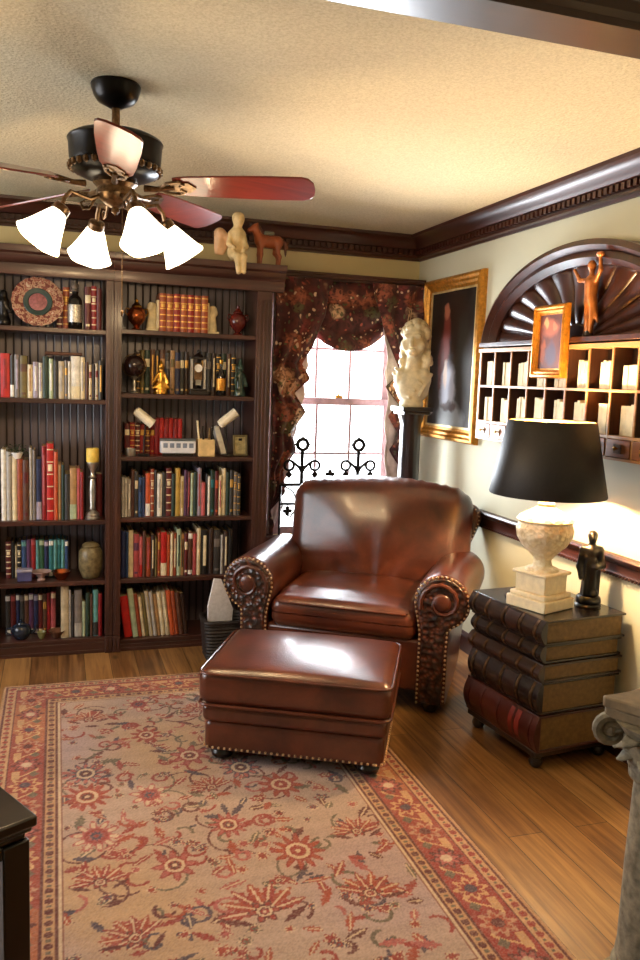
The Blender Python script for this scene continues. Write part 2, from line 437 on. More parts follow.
# crown moulding with dentils
CR = [(0, 0), (.012, 0), (.016, .012), (.03, .018), (.03, .03), (.026, .034), (.026, .066), (.05, .07), (.056, .08), (.06, .086),
      (.068, .104), (.084, .122), (.1, .13), (.11, .134), (.114, .15), (0, .15)]
def crown_run(axis, a, b, fixed, z0, sign=-1):
    m = MB()
    if axis == 'X': m.prism([(fixed + sign * d, z0 + z) for d, z in CR], 'X', a, b)
    else: m.prism([(fixed + sign * d, z0 + z) for d, z in CR], 'Y', a, b)
    t = a + .02
    while t < b - .02:
        lo, hi = sorted((fixed + sign * .02, fixed + sign * .046))
        if axis == 'X': m.box(t, t + .022, lo, hi, z0 + .036, z0 + .064)
        else: m.box(lo, hi, t, t + .022, z0 + .036, z0 + .064)
        t += .038
    return m
struct('trim_1', crown_run('X', XL, XW, YW, ZC - .15), M['trimwood'], smooth=30)
struct('trim_2', crown_run('Y', YF, YW - .0, XW, ZC - .15), M['trimwood_y'], smooth=30)
# chair rail on the right wall, with a beaded lower edge
m = MB()
z0 = .765
m.prism([(XW, z0), (XW - .014, z0), (XW - .02, z0 + .012), (XW - .016, z0 + .02), (XW - .02, z0 + .055), (XW - .034, z0 + .066), (XW - .038, z0 + .08), (XW - .03, z0 + .09), (XW, z0 + .092)], 'Y', YF, YW)
y = 2.2
while y < YW: m.ball((XW - .02, y, z0 + .004), .0075, 6); y += .02
struct('trim_3', m, M['trimwood_y'], smooth=40)
for nm, a in (('baseboard_right', 'Y'), ('baseboard_back', 'X')):
    m = MB(); pf = [(0, 0), (.016, 0), (.016, .09), (.008, .11), (0, .115)]
    if a == 'Y': m.prism([(XW - d, z) for d, z in pf], 'Y', YF, YW)
    else: m.prism([(YW - d, z) for d, z in pf], 'X', XL, XW)
    struct(nm, m, M['trimwood_y' if a == 'Y' else 'trimwood'], smooth=20)
# dropped beam across the ceiling, with a moulding on the near side
m = MB(); m.box(XL, XW, 1.625, 1.757, 2.352, ZC)
m.prism([(1.625, 2.345), (1.612, 2.345), (1.608, 2.36), (1.59, 2.368), (1.586, 2.39), (1.56, 2.42), (1.53, 2.44), (1.525, ZC), (1.625, ZC)], 'X', XL, XW)
mt = wood('glossy beam wood', (46, 26, 14), (84, 52, 28), .4, 'X', .15, .4)
struct('trim_4', m, mt, smooth=30)

# ------------------------------------------------------------------ back window
wood_in = M['trimwood']
wn = MB()
wn.box(WX0 - .07, WX0, YW - .02, YW, WZ0 - .06, WZ1 + .07); wn.box(WX1, WX1 + .07, YW - .02, YW, WZ0 - .06, WZ1 + .07)
wn.box(WX0 - .07, WX1 + .07, YW - .02, YW, WZ1, WZ1 + .07); wn.box(WX0 - .09, WX1 + .09, YW - .06, YW, WZ0 - .04, WZ0)
win = struct('window_1', wn, wood_in, bevel=.004)
win['label'] = 'bright double hung window behind the curtains'
sashm = plain('sash paint', (150, 120, 122), .5)
gx = [1.378, 1.611, 1.844, 2.077]
def sash(name, z0, z1, y, rails):
    m = MB()
    m.box(WX0, gx[0], y, y + .035, z0, z1); m.box(gx[3], WX1, y, y + .035, z0, z1)
    m.box(gx[0], gx[3], y, y + .035, z0, z0 + rails[0]); m.box(gx[0], gx[3], y, y + .035, z1 - rails[1], z1)
    o = part(name, m, sashm, win, bevel=.003)
    q = MB(); zm = 1.072 if z0 < 1 else (z0 + rails[0] + z1 - rails[1]) / 2
    for x in gx[1:3]: q.box(x - .008, x + .008, y + .004, y + .028, z0 + rails[0], z1 - rails[1])
    q.box(gx[0], gx[3], y + .005, y + .027, zm - .007, zm + .007)
    part('muntin', q, sashm, o)
    g = MB(); g.box(gx[0], gx[3], y + .014, y + .018, z0 + rails[0], z1 - rails[1]); part('pane', g, M['glass'], o, smooth=0)
    return o
sash('lower_sash', WZ0, 1.436, YW + .02, (.05, .046)); sash('upper_sash', 1.39, WZ1, YW + .062, (.046, .05))
lk = MB(); lk.cbox(1.76, YW + .03, 1.444, .05, .02, .016); lk.lathe([(.008, 0), (.008, .012), (.003, .016)], (1.76, YW + .03, 1.45), 10); part('sash_lock', lk, M['brass'], win)
# left wall window (outside the frame; it lets the daylight in)
m = MB(); y0, y1, a0, a1 = LW
for yy in (y0, (y0 + y1) / 2 - .02, y1 - .04): m.box(XL - .07, XL - .03, yy, yy + .04, a0, a1)
for zz in (a0, (a0 + a1) / 2 - .02, a1 - .04): m.box(XL - .07, XL - .03, y0, y1, zz, zz + .04)
struct('window_2', m, M['trimwood_y'], smooth=0)

# ================================================================== BOOKCASES
XIL0, XIL1, XIR0, XIR1 = -.487, .249, .331, 1.067
SH_L = [1.771, 1.40, .746, .409, .083]
SH_R = [1.783, 1.44, 1.096, .756, .41, .062]
YB = YC + .30
def bookcase(name, label, x0, x1, xi0, xi1, shelves, pil):
    t = thing(name, label, 'bookcase', ((x0 + x1) / 2, YC + .2, 0)); ox, oy = t.location.x, t.location.y
    T = Matrix.Translation((-ox, -oy, 0))
    m = MB(T); m.box(xi0, xi1, YB, YB + .012, .04, 2.06); part('back_panel', m, M['beadboard'], t, smooth=0)
    for a, b in ((x0, xi0), (xi1, x1)):
        m = MB(T); m.box(a, b, YC + .004, YB + .07, 0, 2.06); part('side_panel', m, M['casewood'], t, smooth=0)
    for a, b in pil:                                       # fluted pilasters with corner blocks
        m = MB(T); m.box(a, b, YC - .016, YC + .004, .095, 2.03); w = b - a
        nf = 3 if w > .05 else 1
        for k in range(nf):
            cx = a + w * (k + 1) / (nf + 1); m.box(cx - .006, cx + .006, YC - .021, YC - .016, .14, 1.98)
        pp = part('pilaster', m, M['casewood'], t, bevel=.002)
        m = MB(T); m.box(a, b, YC - .026, YC + .004, 0, .095)
        nf = 4 if w > .05 else 2
        for k in range(nf): cx = a + w * (k + .5) / nf; m.box(cx - .006, cx + .006, YC - .031, YC - .026, .02, .08)
        part('plinth_block', m, M['casewood'], pp, bevel=.002)
    for z in shelves:
        m = MB(T); m.box(xi0, xi1, YC - .002, YB, z - .024, z); part('shelf', m, M['casewood_x'], t, bevel=.002)
    m = MB(T); m.box(xi0, xi1, YC - .008, YC + .01, 0, min(shelves) - .024); m.box(xi0, xi1, YC - .014, YC - .008, 0, .02); part('base_board', m, M['casewood_x'], t, bevel=.002)
    m = MB(T)
    pf = [(YC + .02, 2.03), (YC - .022, 2.03), (YC - .026, 2.05), (YC - .026, 2.085), (YC - .04, 2.095), (YC - .05, 2.11), (YC - .054, 2.13), (YC - .072, 2.14), (YC - .076, 2.16), (YC - .076, 2.172), (YB + .07, 2.172), (YB + .07, 2.1), (YC + .02, 2.1)]
    r = .065 if pil[-1][1] > 1 else 0
    m.prism(pf, 'X', x0, x1 + r); part('cornice', m, M['casewood_x'], t, smooth=25)
    return t
bookcase('bookcase', 'dark wooden bookcase at the left edge, holding the ornate plate and teal books', -.572, .2895, XIL0, XIL1, SH_L, [(-.572, XIL0), (XIL1, .2895)])
bookcase('bookcase', 'dark wooden bookcase beside the curtained window, topped with angel and horse', .2905, 1.154, XIR0, XIR1, SH_R, [(.2905, XIR0), (XIR1, 1.154)])

# ------------------------------------------------------------------ books
CLR = {'red': (176, 30, 26), 'crimson': (136, 22, 26), 'maroon': (86, 22, 22), 'pink': (196, 96, 100), 'rose': (168, 74, 76), 'orange': (186, 82, 42), 'rust': (146, 66, 36),
       'brown': (84, 52, 38), 'dark brown': (50, 32, 26), 'tan': (170, 132, 88), 'olive': (104, 90, 48), 'mustard': (178, 144, 62), 'cream': (216, 200, 164), 'white': (222, 218, 206),
       'pale grey': (170, 164, 156), 'grey': (116, 108, 104), 'charcoal': (50, 48, 48), 'black': (24, 22, 22), 'navy': (32, 40, 78), 'blue': (52, 78, 124), 'lilac': (160, 150, 170),
       'purple': (86, 50, 86), 'teal': (44, 110, 116), 'aqua': (92, 150, 150), 'green': (46, 88, 62), 'dark green': (30, 52, 42), 'pale green': (166, 180, 148), 'beige': (184, 168, 138)}
ORD = ['first', 'second', 'third', 'fourth', 'fifth', 'sixth', 'seventh', 'eighth', 'ninth', 'tenth', 'eleventh', 'twelfth', 'thirteenth', 'fourteenth', 'fifteenth', 'sixteenth', 'seventeenth', 'eighteenth', 'nineteenth', 'twentieth', 'twenty-first', 'twenty-second', 'twenty-third', 'twenty-fourth', 'twenty-fifth', 'twenty-sixth', 'twenty-seventh', 'twenty-eighth', 'twenty-ninth', 'thirtieth', 'thirty-first', 'thirty-second', 'thirty-third', 'thirty-fourth']
BACKS = ('black', 'cream', 'white', 'goldpaint')
def bookmat(c): return plain('book cloth ' + c, CLR[c], .45, 0, .22, 30)
def book_mesh(c, w, d, h, style):
    """a closed book standing on its tail, spine towards -y: boards, rounded spine, page block and lettering"""
    m = MB(); b = min(.003, w * .18)
    m.box(-w / 2, -w / 2 + b, -d / 2 + .004, d / 2, 0, h); m.box(w / 2 - b, w / 2, -d / 2 + .004, d / 2, 0, h)
    n = 6; sp = [(-w / 2 + w * k / n, -d / 2 + .004 - .005 * math.sin(PI * k / n)) for k in range(n + 1)]
    m.prism(sp + [(w / 2, -d / 2 + .008), (-w / 2, -d / 2 + .008)], 'Z', 0, h)
    m.box(-w / 2 + b, w / 2 - b, -d / 2 + .008, d / 2 - .004, .004, h - .005, 1)
    yf = -d / 2 - .0016
    def band(z0, z1, k=.9):
        q = w / 2 * k; m.prism([(-q, yf + .0035), (-q * .5, yf + .0002), (0, yf - .0004), (q * .5, yf + .0002), (q, yf + .0035)], 'Z', z0, z1, 2)
    if style == 1: band(h * .62, h * .8); band(h * .08, h * .13, .7)
    elif style == 2:
        for k in (.12, .28, .44, .6, .76, .92): band(h * k - .003, h * k + .003, .96)
        band(h * .64, h * .73, .7)
    elif style == 3: band(h * .2, h * .88, .55)
    elif style == 4: band(h * .84, h * .96, .98); band(h * .03, h * .12, .98)
    elif style == 5: band(0.004, h * .3, .98)
    return m
LETTER = {'light': 'goldpaint', 'dark': 'black'}
n_books = [0]
def book_row(case, row, z, x0, specs, depth=.17, yf=YC + .03, lean=0., adj=''):
    """specs: (colour, width cm, height cm[, style[, lettering colour]]); colour None leaves a gap"""
    x = x0; k = 0; xmax = .2455 if case == 'left' else 1.0635
    for sp in specs:
        c, w, h = sp[0], sp[1] / 100, sp[2] / 100
        if c is None: x += w; continue
        if x + w > xmax: break
        st = sp[3] if len(sp) > 3 else rnd.choice([0, 1, 1, 2, 3])
        lum = sum(CLR[c])
        lt = sp[4] if len(sp) > 4 else ('cream' if lum < 240 and rnd.random() < .5 else 'goldpaint' if lum < 330 else rnd.choice(['black', 'maroon_ink', 'goldpaint']))
        lm = plain('maroon ink', (110, 30, 30)) if lt == 'maroon_ink' else M.get(lt) or bookmat(lt)
        d = depth * rnd.uniform(.9, 1.08); a = lean if len(sp) < 6 else sp[5]
        size = 'tall' if h > .27 else 'thin' if w < .02 else 'thick' if w > .036 else 'small' if h < .17 else ''
        lab = f"{size + ' ' if size else ''}{c} {adj}book, {ORD[k]} from left on {row}, {case} bookcase"
        o = solo('book', book_mesh(c, w - .0012, d, h, st), [bookmat(c), M['paper'], lm], lab, 'book', f'books on the {row} of the {case} bookcase', smooth=40)
        yo = yf + d / 2 + rnd.uniform(0, .008)
        if a:
            # tilted book: turn about the lower edge it leans on
            o.rotation_euler = (0, rad(a), 0)
            off = w / 2 * math.cos(rad(a)) ; lift = w / 2 * abs(math.sin(rad(a)))
            o.location = (x + off, yo, z + lift + .0004)
            x += w / math.cos(rad(a)) + .0015
        else:
            o.location = (x + w / 2, yo, z + .0004); x += w + .0012
        k += 1; n_books[0] += 1
    return x
S1, S2, S3, S4, S5, S6 = ('top shelf', 'second shelf', 'third shelf', 'fourth shelf', 'fifth shelf', 'lowest shelf')
L, R = 'left', 'right'
# left bookcase
book_row(L, S1, SH_L[0], .0, [('maroon', 3, 21, 2), ('rust', 3.4, 22, 2), ('brown', 3, 21, 2)], yf=YC + .09, adj='leather ')
book_row(L, S1, SH_L[0], .142, [('maroon', 3.2, 22.5, 1), ('crimson', 2.8, 23, 2), ('maroon', 2.4, 22, 0)], yf=YC + .04, adj='cloth ')
book_row(L, S2, SH_L[1], -.28, [('red', 4.6, 22.8, 3, 'crimson'), ('charcoal', 2., 22, 5, 'white'), ('grey', 2.6, 22.5, 3, 'lilac'), ('olive', 3.6, 22, 1, 'brown'), ('cream', 2.6, 17.5, 3, 'tan'),
    ('lilac', 2.6, 19, 3, 'white'), ('white', 2., 18.6, 3, 'lilac'), ('dark green', 3., 22, 0), ('pale green', 2.2, 21, 3, 'white'), ('charcoal', 2.4, 20, 0), ('beige', 3, 19.8, 3, 'pale grey'), ('grey', 1.5, 20.5), ('white', 1.5, 20, 0),
    ('white', 4.6, 22.8, 5, 'cream'), ('cream', 2.4, 22.4, 3, 'pale grey'), ('brown', 1.8, 20), ('cream', 1.6, 18.6), ('dark brown', 1.4, 19), ('beige', 1.7, 19.4), ('charcoal', 2.2, 21), ('dark green', 2.4, 21, 1, 'teal')])
book_row(L, S3, SH_L[2], -.283, [('white', 2.6, 38, 0), ('pale grey', 2.4, 37, 0), ('cream', 2.6, 36, 0), ('rust', 2.8, 33, 0), ('brown', 3., 32.5, 1, 'maroon'), ('pale grey', 1.6, 39, 0), ('grey', 1.6, 38, 0), ('navy', 2.8, 33, 5, 'lilac'), ('crimson', 2.4, 40, 3, 'rose'), ('red', 3.6, 41.5, 2, 'cream'),
    ('orange', 2., 37, 0), ('tan', 1.6, 30, 0), ('dark green', 1.6, 30, 0), ('charcoal', 2.8, 25, 0)], depth=.2)
book_row(L, S3, SH_L[2], .064, [('tan', 3.6, 28, 5, 'pale green'), ('pink', 1.6, 28, 0), ('crimson', 1.8, 26, 0)], depth=.2, adj='paperback ')
book_row(L, S3, SH_L[2], .206, [('maroon', 3.2, 24, 0)], depth=.16, adj='cloth ', yf=YC + .105)
book_row(L, S4, SH_L[3], -.27, [('maroon', 2.8, 20.4, 2), ('black', 1.8, 20), ('cream', 1., 18, 0), ('black', 2, 20), ('blue', 2.6, 21, 4, 'aqua'), ('purple', 2.2, 21.4, 0), ('crimson', 2.4, 21.8, 4, 'rose'), ('aqua', 1.6, 21, 0), ('green', 2.6, 21.4, 4, 'pale green'), ('navy', 2.2, 20.8, 4, 'lilac'),
    ('teal', 2.4, 21.2, 4, 'white'), ('aqua', 1.8, 21, 0), ('teal', 2., 21.4, 4, 'aqua'), ('aqua', 1.8, 21, 0), ('blue', 1.8, 20.6, 4, 'white')], depth=.15, yf=YC + .12)
book_row(L, S5, SH_L[4], -.275, [('charcoal', 2.6, 23, 4, 'white'), ('maroon', 2.6, 23, 4, 'rose'), ('navy', 2., 23.4, 4, 'white'), ('charcoal', 2.2, 22.6, 4, 'grey'), ('brown', 2.2, 23, 4, 'cream'), ('purple', 2.4, 23.4, 4, 'white'), ('navy', 2.4, 22.8, 4, 'lilac'), ('maroon', 2.2, 23, 4, 'cream'), ('brown', 2, 22.6), ('crimson', 2., 23, 0), ('rose', 2.6, 23.6, 4, 'cream')], depth=.135, yf=YC + .135)
book_row(L, S5, SH_L[4], .016, [('beige', 4.2, 29.4, 0), ('pale grey', 1.2, 27, 0), ('charcoal', 1.4, 24, 0), ('grey', 4, 26.6, 5, 'pale grey'), ('pale green', 1.8, 20, 0), ('dark green', 2.2, 25, 0), ('brown', 1.4, 24, 0), ('aqua', 2.8, 26.4, 5, 'charcoal'), ('crimson', 2, 24, 0), ('pink', 1.8, 26, 0), ('tan', 1., 27.4, 0)], adj='paperback ')
# right bookcase
book_row(R, S1, SH_R[0], .534, [('rust', 3.7, 20.5, 2, 'goldpaint'), ('rust', 3.7, 20.3, 2, 'goldpaint'), ('crimson', 3.7, 20.6, 2, 'goldpaint'), ('rust', 3.7, 20.4, 2, 'goldpaint'), ('crimson', 3.7, 20.5, 2, 'goldpaint'), ('rust', 3.7, 20.4, 2, 'goldpaint'), ('rust', 3.7, 20.5, 2, 'goldpaint')], adj='gold-banded ')
book_row(R, S2, SH_R[1], .42, [('dark brown', 2.4, 23), ('olive', 2., 24), ('dark green', 3, 24, 1), ('brown', 2.6, 24.5), ('charcoal', 2.4, 24), ('brown', 3, 24.6, 1, 'tan'), ('charcoal', 2.6, 23, 1, 'grey'), ('tan', 2.6, 24.4, 1, 'olive'), ('navy', 2.8, 23.4, 1, 'tan'), ('charcoal', 2.4, 24), ('dark brown', 2.2, 24),
    (None, 7, 0), ('black', 3.2, 24.6), ('charcoal', 2.8, 24, 1, 'grey'), ('dark brown', 2.4, 24), ('black', 3, 23.6), ('dark green', 2.8, 24), ('brown', 2.6, 24), ('black', 2.8, 23.4)], depth=.14, yf=YC + .13)
book_row(R, S3, SH_R[2], .36, [('maroon', 2.8, 17.4), ('crimson', 2.8, 17.8), ('maroon', 2.6, 17.6), ('crimson', 2.8, 17.4), ('maroon', 2.6, 17.6), ('crimson', 2.4, 17.4), ('crimson', 2.6, 20.4, 0), ('red', 2.4, 20.6, 0, 'crimson'), ('crimson', 2.5, 20.4, 0), ('red', 2.4, 20.6, 0), ('crimson', 2.6, 20.4, 0), ('red', 2.4, 20.4, 0)], depth=.14, yf=YC + .13)
book_row(R, S4, SH_R[3], .338, [('pale grey', 1.6, 22, 0), ('white', 1.4, 21.4, 3, 'pale grey'), ('pale grey', 1.8, 21, 3, 'white'), ('brown', 1.8, 26.5, 0), ('charcoal', 2., 25.4), ('blue', 2., 22, 1, 'navy'), ('navy', 1.6, 22, 0), ('orange', 2.6, 24.4, 5, 'white'), ('rust', 2., 26.6, 2, 'cream'), ('charcoal', 1.4, 26, 0), ('white', 2.8, 24, 3, 'pale grey'), ('charcoal', 2., 24.6, 0),
    ('maroon', 3., 27.2, 2, 'cream'), ('dark green', 2., 24, 0), ('mustard', 2.6, 27.2, 0), ('cream', 2., 22.6, 3, 'mustard'), ('purple', 1.8, 26, 0), ('maroon', 1.6, 25, 3, 'rose'), ('pale green', 1.6, 24.4, 0), ('dark green', 2., 25, 0), ('lilac', 2.2, 27.2, 3, 'rose'), ('pink', 2.2, 19, 0), ('charcoal', 1.2, 24, 0), ('white', 1.4, 22.6, 0), ('dark green', 2.4, 26, 1, 'teal'), ('maroon', 2.2, 25.4, 1, 'orange'), ('cream', 1.8, 23, 3, 'rose'), ('cream', 2.2, 27, 0), ('dark green', 2, 25), ('charcoal', 2.2, 26), ('grey', 2, 25), ('charcoal', 2, 24)])
book_row(R, S5, SH_R[4], .338, [('navy', 2.6, 26.4, 0), ('blue', 1.2, 26, 0), ('cream', 2.6, 26.8, 0), ('rose', 3., 24.6, 1, 'purple'), ('pink', 1.8, 23, 5, 'red'), ('brown', 1.8, 26, 0), ('rust', 2.6, 22.4, 3, 'rose'), ('dark brown', 2., 24), ('olive', 1.4, 22, 0), ('rust', 1.6, 25), ('red', 3.4, 25.4, 5, 'cream'), ('orange', 1.8, 24, 0), ('cream', 1.6, 24.6, 0), ('rust', 1.8, 24.6, 3, 'cream'), ('pale green', 2.4, 27, 3, 'dark green'), ('tan', 1.6, 24), ('maroon', 2., 24.4),
    ('brown', 2.6, 25.4, 4, 'white'), ('rose', 2.2, 24, 0), ('cream', 2.2, 27.4, 0), ('black', 4.6, 26), ('dark brown', 2.6, 27, 0), ('charcoal', 4, 26, 1, 'grey'), ('pale grey', 1.6, 23, 0), ('dark brown', 2.6, 25), ('black', 2.8, 26)])
book_row(R, S6, SH_R[5], .36, [('red', 4.4, 24, 0, 'maroon', -7), ('pale green', 3., 28.4, 0, 'white', -7), ('rust', 2., 25, 0, 'cream', -7), ('cream', 1.8, 23.4, 0, 'tan', -7), ('olive', 1.8, 25, 0, 'tan', -7), ('beige', 2.2, 26.4, 3, 'pale grey', -7), ('pale grey', 2., 26, 0, 'white', -7), ('tan', 2., 24.4, 0, 'cream', -7), ('cream', 2.4, 25.6, 0, 'white', -7), ('beige', 2.4, 26, 3, 'cream', -7), ('orange', 2.6, 26.4, 0, 'rust', -7), ('rust', 2.2, 26, 0, 'tan', -7), ('brown', 2.6, 25, 0, 'tan', -7), ('dark brown', 2.4, 24, 0, 'brown', -7)])
HL, HR = [z_ + .0008 for z_ in SH_L], [z_ + .0008 for z_ in SH_R]
# ================================================================== SHELF ORNAMENTS
YO = YC + .075
# decorative plate on a stand, top left shelf
t = thing('display_plate', 'round ornate plate with dark green ring, propped on the top left shelf', 'plate', (-.094, YO + .01, HL[0]))
R_ = Matrix.Rotation(rad(78), 4, 'X')
T = Matrix.Translation((0, -.0, .131)) @ R_
m = MB(T); m.lathe([(.0, -.006), (.05, -.006), (.075, .0), (.128, .012), (.131, .016), (.126, .018), (.08, .008), (.055, .002), (0, .002)], n=40, wob=lambda a, z: 1 + (.02 * math.cos(18 * a) if z > .01 else 0))
tt = NT('painted plate rim'); tv = tt.coord(); tt.base(tt.ramp(tt.noise(tv, 45, 3), [(.36, srgb(110, 48, 40)), (.46, srgb(176, 140, 112)), (.56, srgb(150, 84, 70)), (.66, srgb(204, 186, 160))], 'CONSTANT')); tt.pr(.35)
part('rim', m, tt.mat, t)
m = MB(T); m.lathe([(.046, .004), (.05, .01), (.07, .013), (.074, .009), (.07, .004)], n=40); part('ring', m, plain('dark green ring', (48, 66, 62), .35), t)
m = MB(T); m.lathe([(0, .003), (.046, .003), (.046, .006), (.02, .009), (0, .01)], n=32); part('medallion', m, plain('rose medallion', (150, 92, 92), .4, 0, .4, 60), t)
m = MB()
for s in (-1, 1):
    m.tube([(s * .05, -.028, .004), (s * .05, -.03, .012), (s * .05, -.008, .008), (s * .045, .06, .004)], .0035, 6); m.tube([(s * .045, .06, .004), (s * .03, .03, .11)], .0035, 6)
part('stand', m, M['darkwood'], t)
# decanter with silver label
t = thing('decanter', 'dark bottle with silver label band and domed stopper beside red books', 'bottle', (.093, YO - .01, HL[0]))
m = MB(); m.lathe([(.033, 0), (.036, .004), (.036, .15), (.03, .165), (.016, .18), (.014, .2)]); part('bottle', m, M['glassdark'], t)
m = MB(); m.lathe([(.0368, .035), (.0375, .04), (.0375, .122), (.0368, .127)]); part('label_band', m, plain('embossed silver', (188, 182, 170), .35, .7, .5, 120, .5), t)
m = MB(); m.lathe([(.017, .198), (.02, .202), (.012, .212), (.02, .225), (.016, .238), (.006, .244), (.005, .254), (0, .256)]); part('stopper', m, M['silver'], t)
# dark figurine at the left frame edge
m = sculpt_mb([('c', (0, 0, .0), (0, 0, .02), .035, .035), ('c', (0, 0, .03), (0, 0, .12), .022, .03), ('e', (0, 0, .16), (.02, .02, .026)), ('c', (.0, -.01, .12), (.035, -.02, .07), .011, .009)], .006, .012)
solo('figurine', m, M['blackbronze'], 'small dark seated figurine at the left end of the top shelf', 'figurine', loc=(-.262, YO, HL[0]))
# long horizontal book lying on top of the row on second shelf
m = book_mesh('tan', .016, .14, .19, 0); o = solo('book', m, [bookmat('brown'), M['paper'], M['goldpaint']], 'brown book lying flat across the pale volumes on the second left shelf', 'book', 'books on the second shelf of the left bookcase')
o.rotation_euler = (0, rad(90), 0); o.location = (-.06, YC + .12, HL[1] + .2385)
# candlestick with candle (third shelf)
t = thing('candlestick', 'silver pillar candlestick with a fat yellow candle on third left shelf', 'candlestick', (.184, YC + .05, HL[2]))
m = MB(); m.lathe([(.04, 0), (.042, .008), (.036, .016), (.038, .026), (.03, .038), (.016, .05), (.018, .06), (.015, .07), (.019, .15), (.016, .21), (.013, .22), (.022, .23), (.013, .242), (.012, .262), (.024, .29), (.03, .305), (.03, .314), (0, .314)]); part('stem', m, M['silver'], t)
m = MB(); m.lathe([(.032, .314), (.034, .318), (.034, .385), (.03, .39), (.01, .386), (0, .386)]); w_ = part('candle', m, M['candle'], t)
m = MB(); m.tube([(0, 0, .385), (.001, 0, .396), (.003, 0, .402)], .0014, 5); part('wick', m, M['black'], w_)
# potted greenery between books
t = thing('ivy_pot', 'small pot of trailing dark green leaves above the white binders', 'plant', (-.205, YC + .055, HL[2] + .3302))
m = MB(); m.lathe([(.02, 0), (.022, .004), (.032, .028), (.034, .034), (.03, .034), (.026, .028), (0, .028)]); part('pot', m, M['white'], t)
m = MB()
for k in range(46):
    a = rnd.uniform(0, 2 * PI); q = rnd.uniform(.01, .055); z = .036 + rnd.uniform(-.012, .045) - q * .25
    p = Vector((q * math.cos(a) * 1.1, q * math.sin(a) * .7, z)); d = Vector((math.cos(a), math.sin(a), rnd.uniform(-.4, .5))).normalized() * .018; s_ = Vector((-math.sin(a), math.cos(a), 0)) * .008
    m.add([p, p + d * .5 + s_, p + d, p + d * .5 - s_, p + d * .5 + Vector((0, 0, .003))], [(0, 1, 4), (1, 2, 4), (2, 3, 4), (3, 0, 4)])
    if k % 3 == 0: m.tube([(0, 0, .026), p * .6 + Vector((0, 0, .02)), p], .0012, 4)
part('foliage', m, M['leaf'], t, smooth=0)
# teal books sit behind a small bowl and a tray
m = MB(); m.lathe([(.03, 0), (.034, .006), (.05, .03), (.066, .052), (.068, .056), (.063, .055), (.046, .032), (.028, .01), (0, .008)])
solo('bowl', m, M['copper'], 'brown copper bowl in front of the teal books', 'bowl', loc=(.02, YC + .06, HL[3])).scale = (.78, .78, .85)
t = thing('trinket_box', 'small blue and white box in front of teal books', 'box', (-.17, YC + .06, HL[3]))
m = MB(); m.cbox(0, 0, .026, .075, .055, .05); part('box', m, plain('blue enamel', (70, 70, 110), .35), t, bevel=.003)
m = MB(); m.cbox(0, 0, .058, .082, .062, .014); part('lid', m, plain('pearl lid', (170, 166, 186), .25, .3), t, bevel=.003)
m = MB(); m.lathe([(.022, 0), (.024, .004), (.014, .012), (.026, .03), (.05, .044), (.054, .05), (.05, .05), (.024, .036), (0, .034)])
solo('dish', m, plain('pale dish', (170, 140, 132), .3), 'small pale footed dish beside the blue trinket box', 'dish', loc=(-.085, YC + .06, HL[3]))
# mottled jar
t = thing('ginger_jar', 'squat mottled brown and green jar at the right of the teal books', 'jar', (.176, YC + .075, HL[3]))
m = MB(); m.lathe([(.04, 0), (.048, .006), (.062, .05), (.066, .1), (.062, .15), (.05, .17), (.042, .176), (0, .176)], wob=lambda a, z: 1 + .02 * math.cos(7 * a + z * 60)); part('body', m, M['jarglaze'], t)
m = MB(); m.lathe([(.046, .176), (.048, .182), (.042, .19), (.03, .198), (.01, .202), (0, .203)]); part('lid', m, M['jarglaze'], t)
# bottom-left shelf: dark things in front of the small books
m = MB(); m.lathe([(.026, 0), (.03, .005), (.055, .03), (.075, .05), (.078, .055), (.07, .053), (.05, .036), (0, .012)])
solo('bowl', m, plain('brown pottery', (96, 60, 40), .35, 0, .4, 40), 'low brown pottery bowl in front of the books on the lowest left shelf', 'bowl', loc=(-.005, YC + .05, HL[4])).scale = (.6, .6, .75)
t = thing('teapot', 'dark blue teapot in front of the lowest left shelf books', 'teapot', (-.19, YC + .06, HL[4]))
db = plain('dark blue glaze', (30, 38, 52), .18)
m = MB(); m.lathe([(.028, 0), (.032, .004), (.05, .03), (.054, .05), (.044, .075), (.024, .086), (0, .088)]); part('pot', m, db, t)
m = MB(); m.tube([(.045, 0, .03), (.07, 0, .045), (.08, 0, .075)], [.012, .009, .006], 8); part('spout', m, db, t)
m = MB(); m.tube([(-.044, 0, .065), (-.074, 0, .062), (-.078, 0, .04), (-.05, 0, .024)], .005, 8); part('handle', m, db, t)
m = MB(); m.lathe([(.024, .086), (.02, .094), (.006, .098), (.008, .108), (0, .112)]); part('lid', m, db, t)
m = MB(); m.lathe([(.02, 0), (.04, .02), (.05, .045), (.046, .046), (.03, .02), (0, .008)]); solo('cup', m, plain('olive cup', (120, 116, 70), .3), 'small olive green cup between blue teapot and brown bowl', 'cup', loc=(-.085, YC + .04, HL[4])).scale = (.48, .48, .9)

